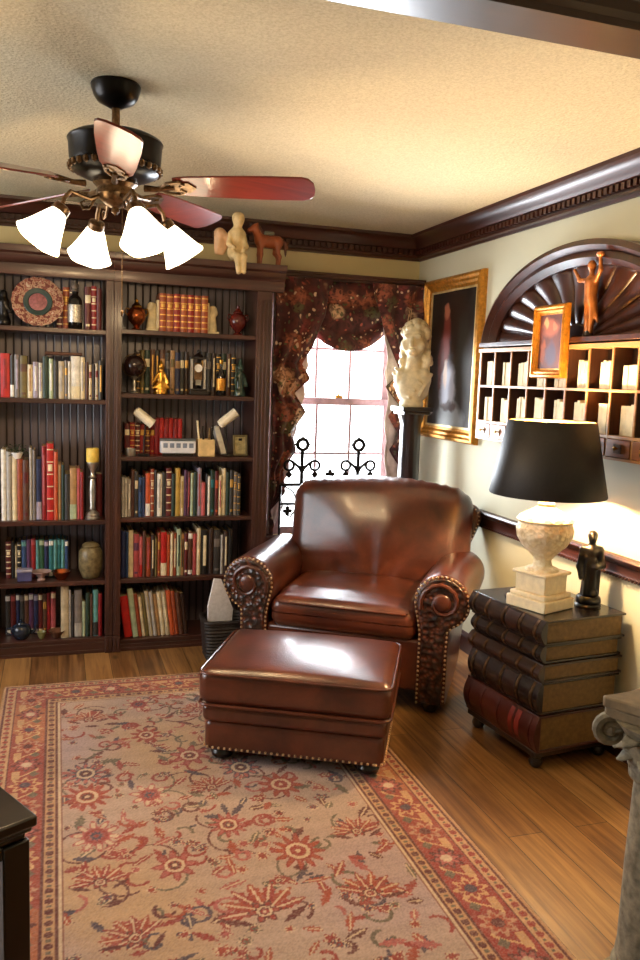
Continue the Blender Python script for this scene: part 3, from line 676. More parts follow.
# right bookcase, top shelf
for nm, x, mt, lab in (('left', .4155, 'copper', 'round copper pot with brass rim at the left of the white bookend'), ('right', .978, 'redvase', 'dark red footed urn at the right of the white bookend')):
    t = thing('urn', lab, 'urn', (x, YO, HR[0]))
    m = MB(); m.lathe([(.026, 0), (.028, .006), (.014, .016), (.02, .026), (.046, .055), (.05, .085), (.04, .112), (.024, .124), (0, .126)]); part('body', m, M[mt], t)
    m = MB(); m.lathe([(.026, .124), (.028, .13), (.018, .14), (.008, .15), (.01, .162), (0, .168)]); part('lid', m, M['brass' if nm == 'left' else 'redvase'], t)
    for s in (-1, 1): m = MB(); m.tube([(s * .036, 0, .112), (s * .056, 0, .116), (s * .062, 0, .095), (s * .048, 0, .078)], .004, 6); part('handle', m, M['brass' if nm == 'left' else 'redvase'], t)
for x, s, lab in ((.500, -1, 'white carved bookend left of the gold-banded red books'), (.838, 1, 'white carved bookend right of the gold-banded red books')):
    t = thing('bookend', lab, 'bookend', (x, YC + .11, HR[0]))
    m = MB(); m.box(-.032, .032, -.05, .05, 0, .014); m.box(-s * .031 - .008, -s * .031 + .008, -.045, .045, .014, .17); part('support', m, M['marble'], t, bevel=.003)
    m = sculpt_mb([('c', (s * .005, 0, .02), (s * .0, 0, .09), .024, .02), ('e', (s * .004, -.004, .13), (.022, .026, .03)), ('e', (s * .016, -.01, .115), (.012, .012, .01)), ('c', (-s * .01, 0, .02), (-s * .012, 0, .14), .02, .012)], .005, .014)
    part('carving', m, M['marble'], t)
# right bookcase, second shelf
t = thing('globe', 'dark round globe on a silver pedestal at left of second right shelf', 'globe', (.404, YC + .06, HR[1]))
m = MB(); m.lathe([(.03, 0), (.032, .006), (.014, .014), (.008, .03), (.012, .05), (.008, .07), (.02, .086), (.012, .094)]); part('pedestal', m, M['silver'], t)
m = MB(); m.ball((0, 0, .15), .058, 24); part('sphere', m, M['darkvase'], t)
m = MB(); m.tube([(.064 * math.cos(a), 0, .15 + .064 * math.sin(a)) for a in [PI * k / 8 - PI / 2 for k in range(17)]], .003, 6); part('meridian', m, M['antique'], t)
m = sculpt_mb([('c', (0, 0, .005), (0, 0, .012), .04, .036), ('e', (0, 0, .045), (.042, .03, .026)), ('c', (0, 0, .06), (0, 0, .115), .026, .02), ('e', (0, -.002, .15), (.017, .018, .022)), ('c', (.018, -.01, .11), (.038, -.022, .06), .009, .009), ('c', (-.018, -.01, .11), (-.04, -.02, .07), .009, .008), ('e', (.03, -.012, .035), (.022, .016, .014)), ('e', (-.03, -.012, .035), (.022, .016, .014)), ('c', (0, 0, .165), (0, 0, .185), .012, .004)], .0045, .01)
solo('seated_statuette', m, M['brass'], 'gold seated statuette in front of the dark books on second right shelf', 'statuette', loc=(.548, YC + .055, HR[1]))
t = thing('lantern_clock', 'glass and silver lantern clock with four thin columns on second right shelf', 'clock', (.755, YC + .065, HR[1]))
m = MB(); m.cbox(0, 0, .012, .1, .075, .024); m.cbox(0, 0, .03, .088, .064, .012); part('base', m, M['darkwood'], t, bevel=.003)
for sx in (-1, 1):
    for sy in (-1, 1): m = MB(); m.lathe([(.005, .036), (.004, .05), (.004, .19), (.005, .2)], (sx * .036, sy * .024, 0), 8); part('column', m, M['silver'], t)
m = MB(); m.cbox(0, 0, .206, .092, .068, .012); m.lathe([(.03, .212), (.024, .222), (.01, .23), (.006, .238), (.01, .246), (0, .254)]); part('top', m, M['darkwood'], t, bevel=.002)
m = MB(); m.cbox(0, .006, .13, .046, .03, .1); part('movement', m, M['antique'], t, bevel=.002)
m = MB(Matrix.Translation((0, -.012, .15)) @ Matrix.Rotation(PI / 2, 4, 'X')); m.lathe([(.022, 0), (.022, .004), (0, .004)]); part('dial', m, M['white'], t)
m = MB(); m.cbox(0, -.014, .07, .03, .012, .03); part('plaque', m, M['silver'], t)
t = thing('slim_bottle', 'slim black bottle with gold label right of the lantern clock', 'bottle', (.885, YC + .06, HR[1]))
m = MB(); m.lathe([(.024, 0), (.026, .004), (.026, .11), (.02, .13), (.009, .15), (.008, .19), (.01, .194), (0, .196)], n=20); part('bottle', m, M['glassdark'], t)
m = MB(); m.lathe([(.0265, .03), (.027, .032), (.027, .095), (.0265, .097)], n=20); part('label_band', m, M['gold'], t)
m = MB(); m.lathe([(.0105, .178), (.012, .182), (.012, .2), (.004, .206), (0, .207)], n=14); part('stopper', m, M['brass'], t)
m = sculpt_mb([('c', (0, 0, .004), (0, 0, .014), .036, .034), ('c', (0, 0, .02), (0, 0, .12), .026, .022), ('e', (0, -.004, .16), (.018, .019, .024)), ('c', (.02, 0, .12), (.036, -.012, .06), .01, .009), ('c', (-.02, 0, .12), (-.03, -.026, .09), .01, .009), ('c', (-.03, -.028, .03), (-.03, -.028, .17), .005, .005), ('c', (0, 0, .18), (0, 0, .21), .012, .006)], .005, .01)
solo('standing_statuette', m, M['greenglaze'], 'dark green glazed standing statuette at right end of second right shelf', 'statuette', loc=(.995, YC + .06, HR[1]))
# right bookcase, third shelf
def spot(x, s, ang, lab):
    t = thing('clip_spotlight', lab, 'lamp', (x, YC + .045, HR[2]))
    m = MB(); m.lathe([(.034, 0), (.036, .004), (.03, .012), (.008, .016)]); part('base', m, M['black'], t)
    m = MB(); m.tube([(0, 0, .012), (s * .004, .01, .09), (s * .012, .02, .17), (0, .018, .215)], .0045, 8); part('stem', m, M['black'], t)
    T = Matrix.Translation((0, 0, .215)) @ Matrix.Rotation(rad(ang), 4, 'Y')
    m = MB(T); m.lathe([(.008, -.062), (.024, -.056), (.027, -.04), (.027, .05), (.029, .056), (.029, .062), (.024, .062), (.022, .03), (0, .03)], n=24); part('can', m, plain('white lamp can', (224, 214, 190), .35), t)
    return t
spot(.456, 1, 128, 'white cylindrical reading spotlight tilted down over the maroon books')
spot(.925, -1, 52, 'white cylindrical reading spotlight tilted up beside the beige crate')
m = MB(); m.lathe([(.028, 0), (.03, .003), (.03, .04), (.027, .043), (.025, .04), (.025, .006), (0, .006)], n=24); solo('cup', m, M['silver'], 'small silver cup at left of the third right shelf', 'cup', loc=(.383, YC + .036, HR[2]))
t = thing('keepsake_box', 'long white and pale blue box with dark lid in front of red books', 'box', (.647, YC + .06, HR[2]))
m = MB(); m.cbox(0, 0, .05, .196, .06, .07); part('body', m, plain('box white', (216, 218, 226), .35, 0, .1), t, bevel=.006)
m = MB(); m.cbox(0, 0, .091, .2, .064, .012); part('lid', m, plain('box lid', (92, 100, 104), .4), t, bevel=.004)
m = MB(); m.cbox(0, 0, .009, .17, .04, .018); part('base', m, M['darkwood'], t)
for k in range(5): m = MB(); m.cbox(-.072 + k * .036, -.0305, .06, .024, .002, .026); part('panel', m, plain('box panels', (130, 140, 160), .2), t)
t = thing('pencil_crate', 'pale beige cube crate holding upright sticks on third right shelf', 'crate', (.805, YC + .06, HR[2]))
m = MB(); m.box(-.046, .046, -.042, .042, 0, .006)
for a in (-1, 1): m.box(a * .043 - .003, a * .043 + .003, -.042, .042, .006, .096); m.box(-.04, .04, a * .039 - .003, a * .039 + .003, .006, .096)
part('box', m, M['crate'], t, bevel=.002)
for k, (x, y, tx, h_, mt) in enumerate(((-.03, .0, -.02, .2, 'cream'), (-.01, .01, -.005, .17, 'darkwood'), (.012, -.008, .008, .16, 'agedpaper'), (.026, .012, .018, .18, 'black'))):
    m = MB(); m.tube([(x, y, .008), (x + tx, y, h_)], .006, 8); part('stick', m, M[mt], t)
m = MB(); m.box(-.016, .016, -.04, .04, 0, .165); o = solo('leaning_booklet', m, M['white'], 'white booklet leaning beside the beige crate', 'booklet', loc=(.92, YC + .135, HR[2] + .0052), bevel=.002); o.rotation_euler = (0, rad(-17), 0)
t = thing('photo_frame', 'small dark olive picture frame at the right end of third shelf', 'picture frame', (1.005, YC + .05, HR[2] + .003))
T = Matrix.Rotation(rad(-9), 4, 'X'); m = MB(T)
for a in (-1, 1): m.box(a * .036 - .006, a * .036 + .006, -.006, .006, 0, .12)
m.box(-.03, .03, -.006, .006, 0, .012); m.box(-.03, .03, -.006, .006, .108, .12); part('frame', m, plain('olive frame', (96, 84, 50), .4), t, bevel=.002)
m = MB(T); m.box(-.03, .03, -.002, .002, .012, .108); part('picture', m, plain('sepia picture', (150, 136, 92), .5, 0, .4, 40), t)
m = MB(); m.prism([(.004, .1), (.01, .1), (.062, -.0028), (.056, -.0028)], 'X', -.01, .01); part('strut', m, M['darkwood'], t)

# on top of the bookcase
t = thing('angel_statue', 'cream winged angel sitting on the bookcase cornice, legs hanging over', 'statue', (.935, YC - .045, 2.1735))
pr_ = [('e', (0, .02, .05), (.045, .045, .05)), ('c', (0, .02, .06), (.005, .015, .15), .04, .042), ('e', (.008, .0, .222), (.03, .034, .038)), ('e', (.008, .008, .238), (.034, .036, .03)),
       ('c', (.02, .0, .04), (.03, -.052, .025), .026, .02), ('c', (-.02, .0, .04), (-.005, -.052, .025), .026, .02), ('c', (.03, -.052, .022), (.034, -.05, -.055), .018, .013), ('c', (-.005, -.052, .022), (.004, -.05, -.06), .018, .013),
       ('c', (.036, .01, .15), (.05, -.02, .08), .016, .013), ('c', (.05, -.02, .08), (.03, -.05, .06), .013, .011), ('c', (-.03, .01, .15), (-.046, -.02, .09), .016, .013), ('c', (-.046, -.02, .09), (-.02, -.045, .07), .012, .01), ('c', (.006, .01, .18), (.006, .005, .2), .018, .018)]
m = sculpt_mb(pr_, .006, .014, floor=None); part('body', m, M['angel'], t)
m = sculpt_mb([('c', (-.03, .03, .13), (-.085, .045, .15), .016, .024), ('c', (-.085, .045, .15), (-.1, .05, .05), .032, .012), ('e', (-.075, .045, .1), (.036, .014, .065))], .006, .014); part('wing', m, plain('peach wing', (222, 178, 136), .6, 0, .2), t)
t = thing('horse_figure', 'reddish brown carved horse standing on the right end of the bookcase', 'horse figure', (1.13, YC + .02, 2.1725))
m = sculpt_mb([('c', (-.045, 0, .135), (.05, 0, .135), .034, .036), ('c', (-.05, 0, .14), (-.078, 0, .2), .028, .02), ('c', (-.076, 0, .208), (-.112, -.004, .186), .019, .012), ('c', (-.07, .008, .21), (-.066, .01, .232), .006, .003), ('c', (-.07, -.008, .21), (-.066, -.01, .232), .006, .003),
    ('c', (-.046, .018, .12), (-.05, .018, .06), .016, .01), ('c', (-.05, .018, .06), (-.05, .018, .008), .01, .009), ('c', (-.046, -.018, .12), (-.044, -.018, .06), .016, .01), ('c', (-.044, -.018, .06), (-.048, -.018, .008), .01, .009),
    ('c', (.052, .018, .125), (.044, .018, .075), .022, .012), ('c', (.044, .018, .075), (.06, .018, .055), .012, .009), ('c', (.06, .018, .055), (.056, .018, .008), .009, .009), ('c', (.052, -.018, .125), (.05, -.018, .075), .022, .012), ('c', (.05, -.018, .075), (.064, -.018, .055), .012, .009), ('c', (.064, -.018, .055), (.06, -.018, .008), .009, .009)], .0055, .012); part('body', m, M['horse'], t)
m = sculpt_mb([('c', (-.066, 0, .225), (-.032, 0, .165), .01, .012)], .005, .01); part('mane', m, plain('dark mane', (84, 42, 26), .5), t)
m = sculpt_mb([('c', (.08, 0, .15), (.1, 0, .12), .01, .012), ('c', (.1, 0, .12), (.1, 0, .06), .012, .004)], .005, .01); part('tail', m, plain('dark mane', (84, 42, 26), .5), t)
m = MB(); m.rbox((0, 0, .178), (.06, .05, .022), .01, 4, 3); part('saddle', m, plain('grey green saddle', (92, 96, 84), .5), t)

# ================================================================== CEILING FAN
FX, FY = .189, 2.905
t = thing('ceiling_fan', 'dark bronze ceiling fan with mahogany blades and four lit frosted shades', 'ceiling fan', (FX, FY, ZC))
z = lambda a: a - ZC
m = MB(); m.lathe([(.0, z(2.418)), (.02, z(2.418)), (.03, z(2.424)), (.06, z(2.438)), (.072, z(2.455)), (.079, z(2.475)), (.082, z(2.488)), (.078, z(2.495))]); part('canopy', m, M['blackbronze'], t)
m = MB(); m.lathe([(.0135, z(2.34)), (.0135, z(2.425))], n=16); part('downrod', m, M['antique'], t)
m = MB(); m.lathe([(.02, z(2.352)), (.035, z(2.35)), (.06, z(2.345)), (.13, z(2.33)), (.152, z(2.318)), (.157, z(2.31)), (.153, z(2.302)), (.15, z(2.25)), (.146, z(2.235)), (.15, z(2.23)), (.14, z(2.21)), (.11, z(2.195)), (.075, z(2.186))], n=40); h_ = part('motor_housing', m, M['blackbronze'], t)
m = MB()
for k in range(30):
    a = 2 * PI * k / 30; m.ball((.147 * math.cos(a), .147 * math.sin(a), z(2.224)), (.011, .011, .014), 6)
part('leaf_band', m, M['antique'], h_, stuff=True)
m = MB(); m.lathe([(.07, z(2.188)), (.074, z(2.175)), (.06, z(2.162)), (.064, z(2.14)), (.052, z(2.12)), (.03, z(2.105)), (.012, z(2.098)), (.014, z(2.085)), (0, z(2.075))]); part('light_hub', m, M['antique'], t)
for k in range(5):
    a = rad(267 + 72 * k)
    T = Matrix.Rotation(a, 4, 'Z') @ Matrix.Translation((0, 0, z(2.175))) @ Matrix.Rotation(rad(-19), 4, 'X')
    out = [(.2, -.044), (.24, -.054), (.34, -.061), (.52, -.067), (.63, -.066), (.652, -.058), (.668, -.034), (.672, 0), (.668, .034), (.652, .058), (.63, .066), (.52, .067), (.34, .061), (.24, .054), (.2, .044)]
    m = MB(T); m.prism(out, 'Z', -.0035, .0035); b = part('blade', m, M['blade'], t, bevel=.0015)
    m = MB(T)
    m.tube([(.1, 0, -.012), (.14, .0, -.014), (.18, 0, -.008), (.2, 0, -.006)], [.012, .009, .009, .01], 8)
    for s in (-1, 1):
        m.tube([(.15, 0, -.011), (.18, s * .03, -.01), (.215, s * .036, -.008), (.235, s * .02, -.008), (.22, s * .008, -.008)], .0055, 6)
        m.ball((.222, s * .034, -.008), (.009, .009, .005), 8)
    m.prism([(.19, -.02), (.25, -.03), (.275, 0), (.25, .03), (.19, .02)], 'Z', -.008, -.0036); part('blade_iron', m, M['antique'], b)
for k in range(4):
    a = rad(17 + 90 * k); T0 = Matrix.Rotation(a, 4, 'Z')
    m = MB(T0); m.tube([(.045, 0, z(2.135)), (.085, 0, z(2.115)), (.12, 0, z(2.122)), (.15, 0, z(2.13)), (.172, 0, z(2.105)), (.18, 0, z(2.074))], .0075, 8)
    m.tube([(.07, 0, z(2.118)), (.09, 0, z(2.085)), (.11, 0, z(2.08)), (.118, 0, z(2.1)), (.105, 0, z(2.106))], .0045, 6); arm = part('light_arm', m, M['antique'], t)
    T = T0 @ Matrix.Translation((.18, 0, z(2.07))) @ Matrix.Rotation(rad(-36), 4, 'Y') @ Matrix.Rotation(PI, 4, 'X')
    m = MB(T); m.lathe([(.018, -.012), (.028, -.006), (.03, .012), (.026, .02), (.012, .022)], n=20); part('socket', m, M['antique'], arm)
    m = MB(T); m.lathe([(.026, .014), (.034, .03), (.044, .055), (.056, .085), (.068, .112), (.078, .13), (.0765, .132), (.066, .114), (.054, .087), (.042, .057), (.03, .03), (.023, .016)], n=32, wob=lambda q, zz: 1 + (.035 * math.cos(6 * q) * max(0, zz - .06) / .07))
    part('shade', m, M['shadeglass'], arm)
    m = MB(T); m.ball((0, 0, .06), (.022, .022, .032), 14); part('bulb', m, M['bulb'], arm)
    lp = bpy.data.lights.new('fan lamp', 'POINT'); lp.energy = LAMP_FAN; lp.color = (1, .70, .38); lp.shadow_soft_size = .045
    lo = bpy.data.objects.new('fan_lamp_light', lp); COL.objects.link(lo); lo.parent = t; lo.location = (T @ Vector((0, 0, .16)))
m = MB(); m.tube([(.02, -.03, z(2.11)), (.021, -.032, z(1.98)), (.021, -.032, z(1.76))], .0016, 6); m.ball((.021, -.032, z(1.75)), (.006, .006, .012), 8); part('pull_chain', m, M['antique'], t)
# ================================================================== CURTAINS
def lerp_tab(tab, z):
    for (z0, x0), (z1, x1) in zip(tab, tab[1:]):
        if z <= z0 and z >= z1: return x0 + (x1 - x0) * (z0 - z) / (z0 - z1)
    return tab[-1][1] if z < tab[-1][0] else tab[0][1]
t = thing('window_valance', 'dark wood valance board with a floral swag above the bright window', 'valance', (1.76, YW - .06, 2.17))
ox, oy, oz = t.location; T0 = Matrix.Translation((-ox, -oy, -oz))
m = MB(T0); m.box(1.235, 2.272, YW - .115, YW - .022, 2.168, 2.178)
m.prism([(YW - .11, 2.178), (YW - .12, 2.182), (YW - .122, 2.196), (YW - .13, 2.2), (YW - .132, 2.212), (YW - .022, 2.212), (YW - .022, 2.178)], 'X', 1.232, 2.272); part('board', m, M['trimwood'], t, bevel=.001)
def swag(u, v):
    a = 2 * u - 1; x = 1.76 + a * (.46 - .03 * v)
    zb = 1.742 + .36 * abs(a) ** 2.1; z_ = 2.166 + (zb - 2.166) * v
    return (x, YW - .078 - .016 * math.sin(v * 15 + 2.2 * a * a) - .03 * v * (1 - a * a) - .004 * math.sin(a * 40), z_ + .008 * math.sin(v * 15 + 1.4))
m = MB(T0); m.grid(swag, 60, 44); part('swag', m, M['fabric'], t, solid=.003, smooth=180)
def jabot(name, label, outer, tab, lin, y, s):
    t = thing(name, label, 'curtain', (outer, y, 2.165)); T0 = Matrix.Translation((-outer, -y, -2.165))
    def sheet(tab, yo, ph, amp):
        zt, zb = tab[0][0], tab[-1][0]
        def f(u, v):
            zz = zt + (zb - zt) * v; xi = lerp_tab(tab, zz); x = outer + (xi - outer) * u
            # lower hem climbs towards the outer edge in steps
            return (x, y + yo + amp * math.sin(u * 15 + ph + 1.5 * math.sin(zz * 9)) + .006 * math.sin(zz * 31 + u * 6), zz)
        return f
    m = MB(T0); m.grid(sheet(tab, -.02, 0, .014), 34, 130); part('panel', m, M['fabric'], t, solid=.003, smooth=180)
    m = MB(T0); m.grid(sheet(lin, .02, 1.2, .008), 24, 110); part('lining', m, M['lining'], t, solid=.002, smooth=180, label='white lining showing between the zigzag folds')
    return t
PX = lambda px: 1.59 + (px - 319) * .00676
PZ = lambda y: 1.78 - (y - 345) * .00645
tabL = [(2.165, 1.62), (PZ(320), PX(318)), (PZ(350), PX(307)), (PZ(366), PX(297)), (PZ(380), PX(305)), (PZ(394), PX(291)), (PZ(412), PX(303)), (PZ(432), PX(290)), (PZ(450), PX(295)), (PZ(470), PX(282)), (PZ(490), PX(285)), (PZ(508), PX(271)), (PZ(522), PX(276)), (PZ(530), PX(272))]
linL = [(2.16, 1.5), (PZ(352), PX(303)), (PZ(368), PX(305)), (PZ(378), PX(300)), (PZ(396), PX(303)), (PZ(414), PX(296)), (PZ(430), PX(296)), (PZ(446), PX(290)), (PZ(472), PX(289)), (PZ(488), PX(280)), (PZ(504), PX(285)), (PZ(528), PX(276)), (PZ(532), PX(272))]
jabot('curtain_panel', 'left floral curtain with zigzag inner edge beside the bookcase', 1.262, tabL, linL, YW - .15, 1)
tabR = [(2.165, 1.88), (PZ(322), PX(374)), (PZ(342), PX(381)), (PZ(356), PX(388)), (PZ(370), PX(394)), (PZ(385), PX(379)), (PZ(402), PX(394)), (PZ(414), PX(384)), (PZ(432), PX(396)), (PZ(448), PX(387)), (PZ(468), PX(400)), (PZ(482), PX(391)), (PZ(505), PX(404)), (PZ(530), PX(404))]
linR = [(2.16, 1.96), (PZ(338), PX(379)), (PZ(358), PX(383)), (PZ(372), PX(380)), (PZ(396), PX(385)), (PZ(420), PX(383)), (PZ(438), PX(385)), (PZ(462), PX(384)), (PZ(480), PX(387)), (PZ(505), PX(388)), (PZ(530), PX(396))]
jabot('curtain_panel', 'right floral curtain with zigzag inner edge behind the plaster bust', 2.236, tabR, linR, YW - .165, -1)

# ================================================================== WROUGHT IRON SCREEN behind the armchair
t = thing('iron_screen', 'black wrought iron scroll screen standing before the window behind the armchair', 'screen', (1.63, 4.80, 0))
p = [-.32, -.185, .185, .29]
m = MB()
for x in (p[0], p[3]): m.tube([(x, 0, .0), (x, 0, .9)], .008, 8)
for zz in (.9, .78, .12): m.tube([(p[0], 0, zz), (p[3], 0, zz)], .011 if zz == .9 else .009, 8)
for x in (p[0], p[3]): m.tube([(x, -.05, .0), (x, -.025, .03), (x, .0, .09), (x, .025, .03), (x, .05, 0)], .008, 8)
part('frame', m, M['iron'], t)
def ring(m, cx, cz, r, w, n=18): m.tube([(cx + r * math.cos(2 * PI * k / n), 0, cz + r * math.sin(2 * PI * k / n)) for k in range(n)], w, 6, closed=True)
for x in p[1:3]:
    m = MB(); m.tube([(x, 0, .12), (x, 0, 1.118)], .012, 8); ring(m, x, 1.15, .033, .0125); m.ball((x, 0, 1.19), .011, 8)
    for s in (-1, 1): m.ball((x + s * .042, 0, 1.15), (.012, .008, .008), 6)
    for s in (-1, 1):
        m.tube([(x, 0, .985), (x + s * .02, 0, 1.01), (x + s * .045, 0, 1.03), (x + s * .07, 0, 1.05)], [.011, .01, .009, .008], 8)
        ring(m, x + s * .083, 1.02, .03, .009)
        m.add([(x + s * .083, -.004, .99), (x + s * .06, -.004, .965), (x + s * .083, -.004, .935), (x + s * .106, -.004, .965), (x + s * .083, .006, .965)], [(0, 1, 4), (1, 2, 4), (2, 3, 4), (3, 0, 4), (0, 3, 2, 1)])
    m.ball((x, 0, .99), (.02, .014, .014), 8); part('finial_post', m, M['iron'], t)
def floret(m, cx, cz, r=.018):
    for k in range(4): m.ball((cx + r * math.cos(k * PI / 2), 0, cz + r * math.sin(k * PI / 2)), (.014, .008, .014), 8)
    m.ball((cx, 0, cz), .011, 8)
for cx, cz in ((0, .965), (-.27, .735), (.0, .70), (.25, .735)):
    m = MB(); floret(m, cx, cz); m.tube([(cx, 0, cz - .03), (cx, 0, .9 if cz > .9 else .78)], .004, 6); part('floret', m, M['iron'], t)
m = MB()
for s, c in ((1, -.30), (-1, .27), (1, -.17), (-1, .17)):
    m.tube([(c + s * .005, 0, .89), (c + s * .06, 0, .86), (c + s * .085, 0, .81), (c + s * .08, 0, .74), (c + s * .05, 0, .70), (c + s * .02, 0, .71), (c + s * .02, 0, .74)], .006, 6)
for s in (-1, 1):
    m.tube([(s * .02 + .0, 0, .12), (s * .12, 0, .3), (s * .12, 0, .5), (s * .05, 0, .62), (s * .02, 0, .56), (s * .05, 0, .5)], .006, 6)
part('scrollwork', m, M['iron'], t)

# ================================================================== LEATHER ARMCHAIR
CH = thing('leather_armchair', 'large brown leather armchair with rolled arms and nailhead trim before the window', 'armchair', (1.522, 3.912, .0118), rad(-33))
LE, LD = M['leather'], M['leather_dark']
def seatfn(q):
    k = max(0, 1 - (q.x / .36) ** 2) * max(0, 1 - (q.y / .34) ** 2); return (q.x, q.y, q.z + (.03 * k if q.z > 0 else -.0 * k) - (.012 * (q.y < -.2) * (q.z > 0)))
m = MB(); m.rbox((0, -.11, .412), (.72, .66, .165), .055, 14, 5, seatfn); sc_ = part('seat_cushion', m, LE, CH, smooth=180)
m = MB()
for zz, rr in ((.462, .0),):
    m.tube([(-.335, -.38, zz), (-.31, -.436, zz), (0, -.441, zz), (.31, -.436, zz), (.335, -.38, zz)], .006, 8)
part('piping', m, LE, sc_)
m = MB(); m.box(-.40, .40, -.41, .30, .09, .34); part('seat_base', m, LE, CH, bevel=.015)
def arm_outline(s, grow=0.):
    """rolled arm in (x, z): down the inner face, round the scroll, down the outer face"""
    R = .132 + grow; cx, cz = .476, .535; o = [(.372 - grow, .045), (.372 - grow, .38), (.36 - grow, .45)]
    for k in range(19):
        a = rad(196 - 262 * k / 18); o.append((cx + R * math.cos(a), cz + R * math.sin(a)))
    o += [(.515 + grow, .40), (.512 + grow, .3), (.512 + grow, .045)]
    return [(s * x, zz) for x, zz in o]
def arm_mb(s):
    ol = arm_outline(s); n = len(ol); cx = sum(p[0] for p in ol) / n; cz = sum(p[1] for p in ol) / n
    secs = [(-.425, .955), (-.42, .985), (-.405, 1.), (-.25, 1.0), (-.1, 1.0), (.1, .99), (.24, .97), (.28, .94), (.30, .86)]
    m = MB(); vs = []; fs = []
    for (yy, k) in secs:
        for (x, zz) in ol:
            wr = .003 * math.sin(yy * 40 + zz * 30) if -.38 < yy < .35 else 0
            vs.append((cx + (x - cx) * k + s * .03 * (max(0, yy + .3) / .7) ** 1.3 * min(1, max(0, zz - .1) / .3), yy, cz + (zz - cz) * k + wr * (zz > .6)))
    for i in range(len(secs) - 1):
        for j in range(n): j2 = (j + 1) % n; fs.append((i * n + j, i * n + j2, (i + 1) * n + j2, (i + 1) * n + j))
    fs += [tuple(range(n)), tuple(range((len(secs) - 1) * n, len(secs) * n))]
    return m.add(vs, fs)
crocb = NT('embossed dark leather'); cv_ = crocb.coord(); cvo = crocb.voro(cv_, 42)
crocb.base(crocb.ramp(cvo, [(.1, srgb(92, 46, 30)), (.45, srgb(52, 25, 17)), (.7, srgb(22, 11, 9))])); crocb.pr(.3, 0, .6, .3); crocb.bump(cvo, .7, .012); crocb = crocb.mat
for s in (-1, 1):
    a_ = part('arm', arm_mb(s), LE, CH, smooth=50)
    m = MB(); m.prism([(x * 1., zz) for x, zz in arm_outline(s, -.018)], 'Y', -.434, -.42); pn = part('front_panel', m, crocb, a_, bevel=.004, label='embossed scroll front of the arm')
    m = MB()                                             # spiral scroll and rosette
    sp_ = [(s * (.476 + (.104 - .0045 * k) * math.cos(rad(200 - 26 * k))), -.436, .535 + (.104 - .0045 * k) * math.sin(rad(200 - 26 * k))) for k in range(21)]
    m.tube(sp_, [.011 - .0002 * k for k in range(21)], 8)
    m.ball((s * .476, -.434, .535), (.045, .014, .045), 14)
    part('scroll', m, LD, a_)
    m = MB(); ol = arm_outline(s, -.008); d = 0
    for (x0, z0_), (x1, z1_) in zip(ol, ol[1:]):
        L_ = math.hypot(x1 - x0, z1_ - z0_)
        while d < L_: m.ball((x0 + (x1 - x0) * d / L_, -.4265, z0_ + (z1_ - z0_) * d / L_), (.0065, .006, .0065), 6); d += .022
        d -= L_
    part('nailhead_trim', m, M['nail'], a_, stuff=True)
def backfn(q):
    x, y, zz = q
    e = max(0, 1 - (x / .46) ** 2); f = max(0, 1 - (zz / .33) ** 2)
    y2 = y
    if y < 0:
        y2 -= .055 * e * f
        a = math.atan2(x, zz + .33); r_ = math.hypot(x, zz + .33)
        y2 += .0045 * math.cos(a * 13) * math.exp(-((r_ - .2) / .15) ** 2) + .006 * math.cos(a * 9 + 1) * e * f
        y2 -= .02 * math.exp(-((x * x * 1. + (zz - .04) ** 2) / .03))
    z2 = zz + .05 * e * (zz + .33) / .66
    if zz > .2: z2 += .004 * math.sin(x * 95) * min(1, (zz - .2) / .1)
    x2 = x * (1 - .05 * (zz < -.1))
    return (x2, y2, z2)
T = Matrix.Translation((.04, .265, .655)) @ Matrix.Rotation(rad(-10), 4, 'X')
m = MB(T); m.rbox((0, 0, 0), (1.0, .22, .64), .1, 30, 6, backfn); bk = part('backrest', m, LE, CH, smooth=180)
T = Matrix.Translation((.04, .365, .28)) @ Matrix.Rotation(rad(-10), 4, 'X')
ol = [(-.44, -.2), (-.45, .3), (-.5, .42)]
for k in range(11): a = rad(200 - 115 * k / 10); ol.append((-.462 + .075 * math.cos(a), .535 + .075 * math.sin(a)))
top = [(-.36, .63), (-.2, .668), (0, .682), (.2, .668), (.36, .63)]
ol = ol + top + [(-x, zz) for x, zz in reversed(ol)]
m = MB(T); m.prism(ol, 'Y', -.045, .07); bf = part('back_frame', m, LD, CH, bevel=.02)
m = MB(T); d = 0
for (x0, z0_), (x1, z1_) in zip(ol[1:], ol[2:-1]):
    L_ = math.hypot(x1 - x0, z1_ - z0_)
    while d < L_: m.ball(((x0 + (x1 - x0) * d / L_) * .985, -.046, (z0_ + (z1_ - z0_) * d / L_) - .012), (.005, .004, .005), 6); d += .022
    d -= L_
part('nailhead_trim', m, M['nail'], bf, stuff=True)
for x in (-.44, .44):
    for y in (-.36, .34): on_rug = x < 0 or y < 0; m = MB(); m.lathe([(.03, (0 if (x < 0 and y < 0) else -.0112)), (.044, .012), (.05, .035), (.044, .06), (.03, .07), (.034, .092)], (x, y, 0), 20); part('leg', m, M['darkwood'], CH)

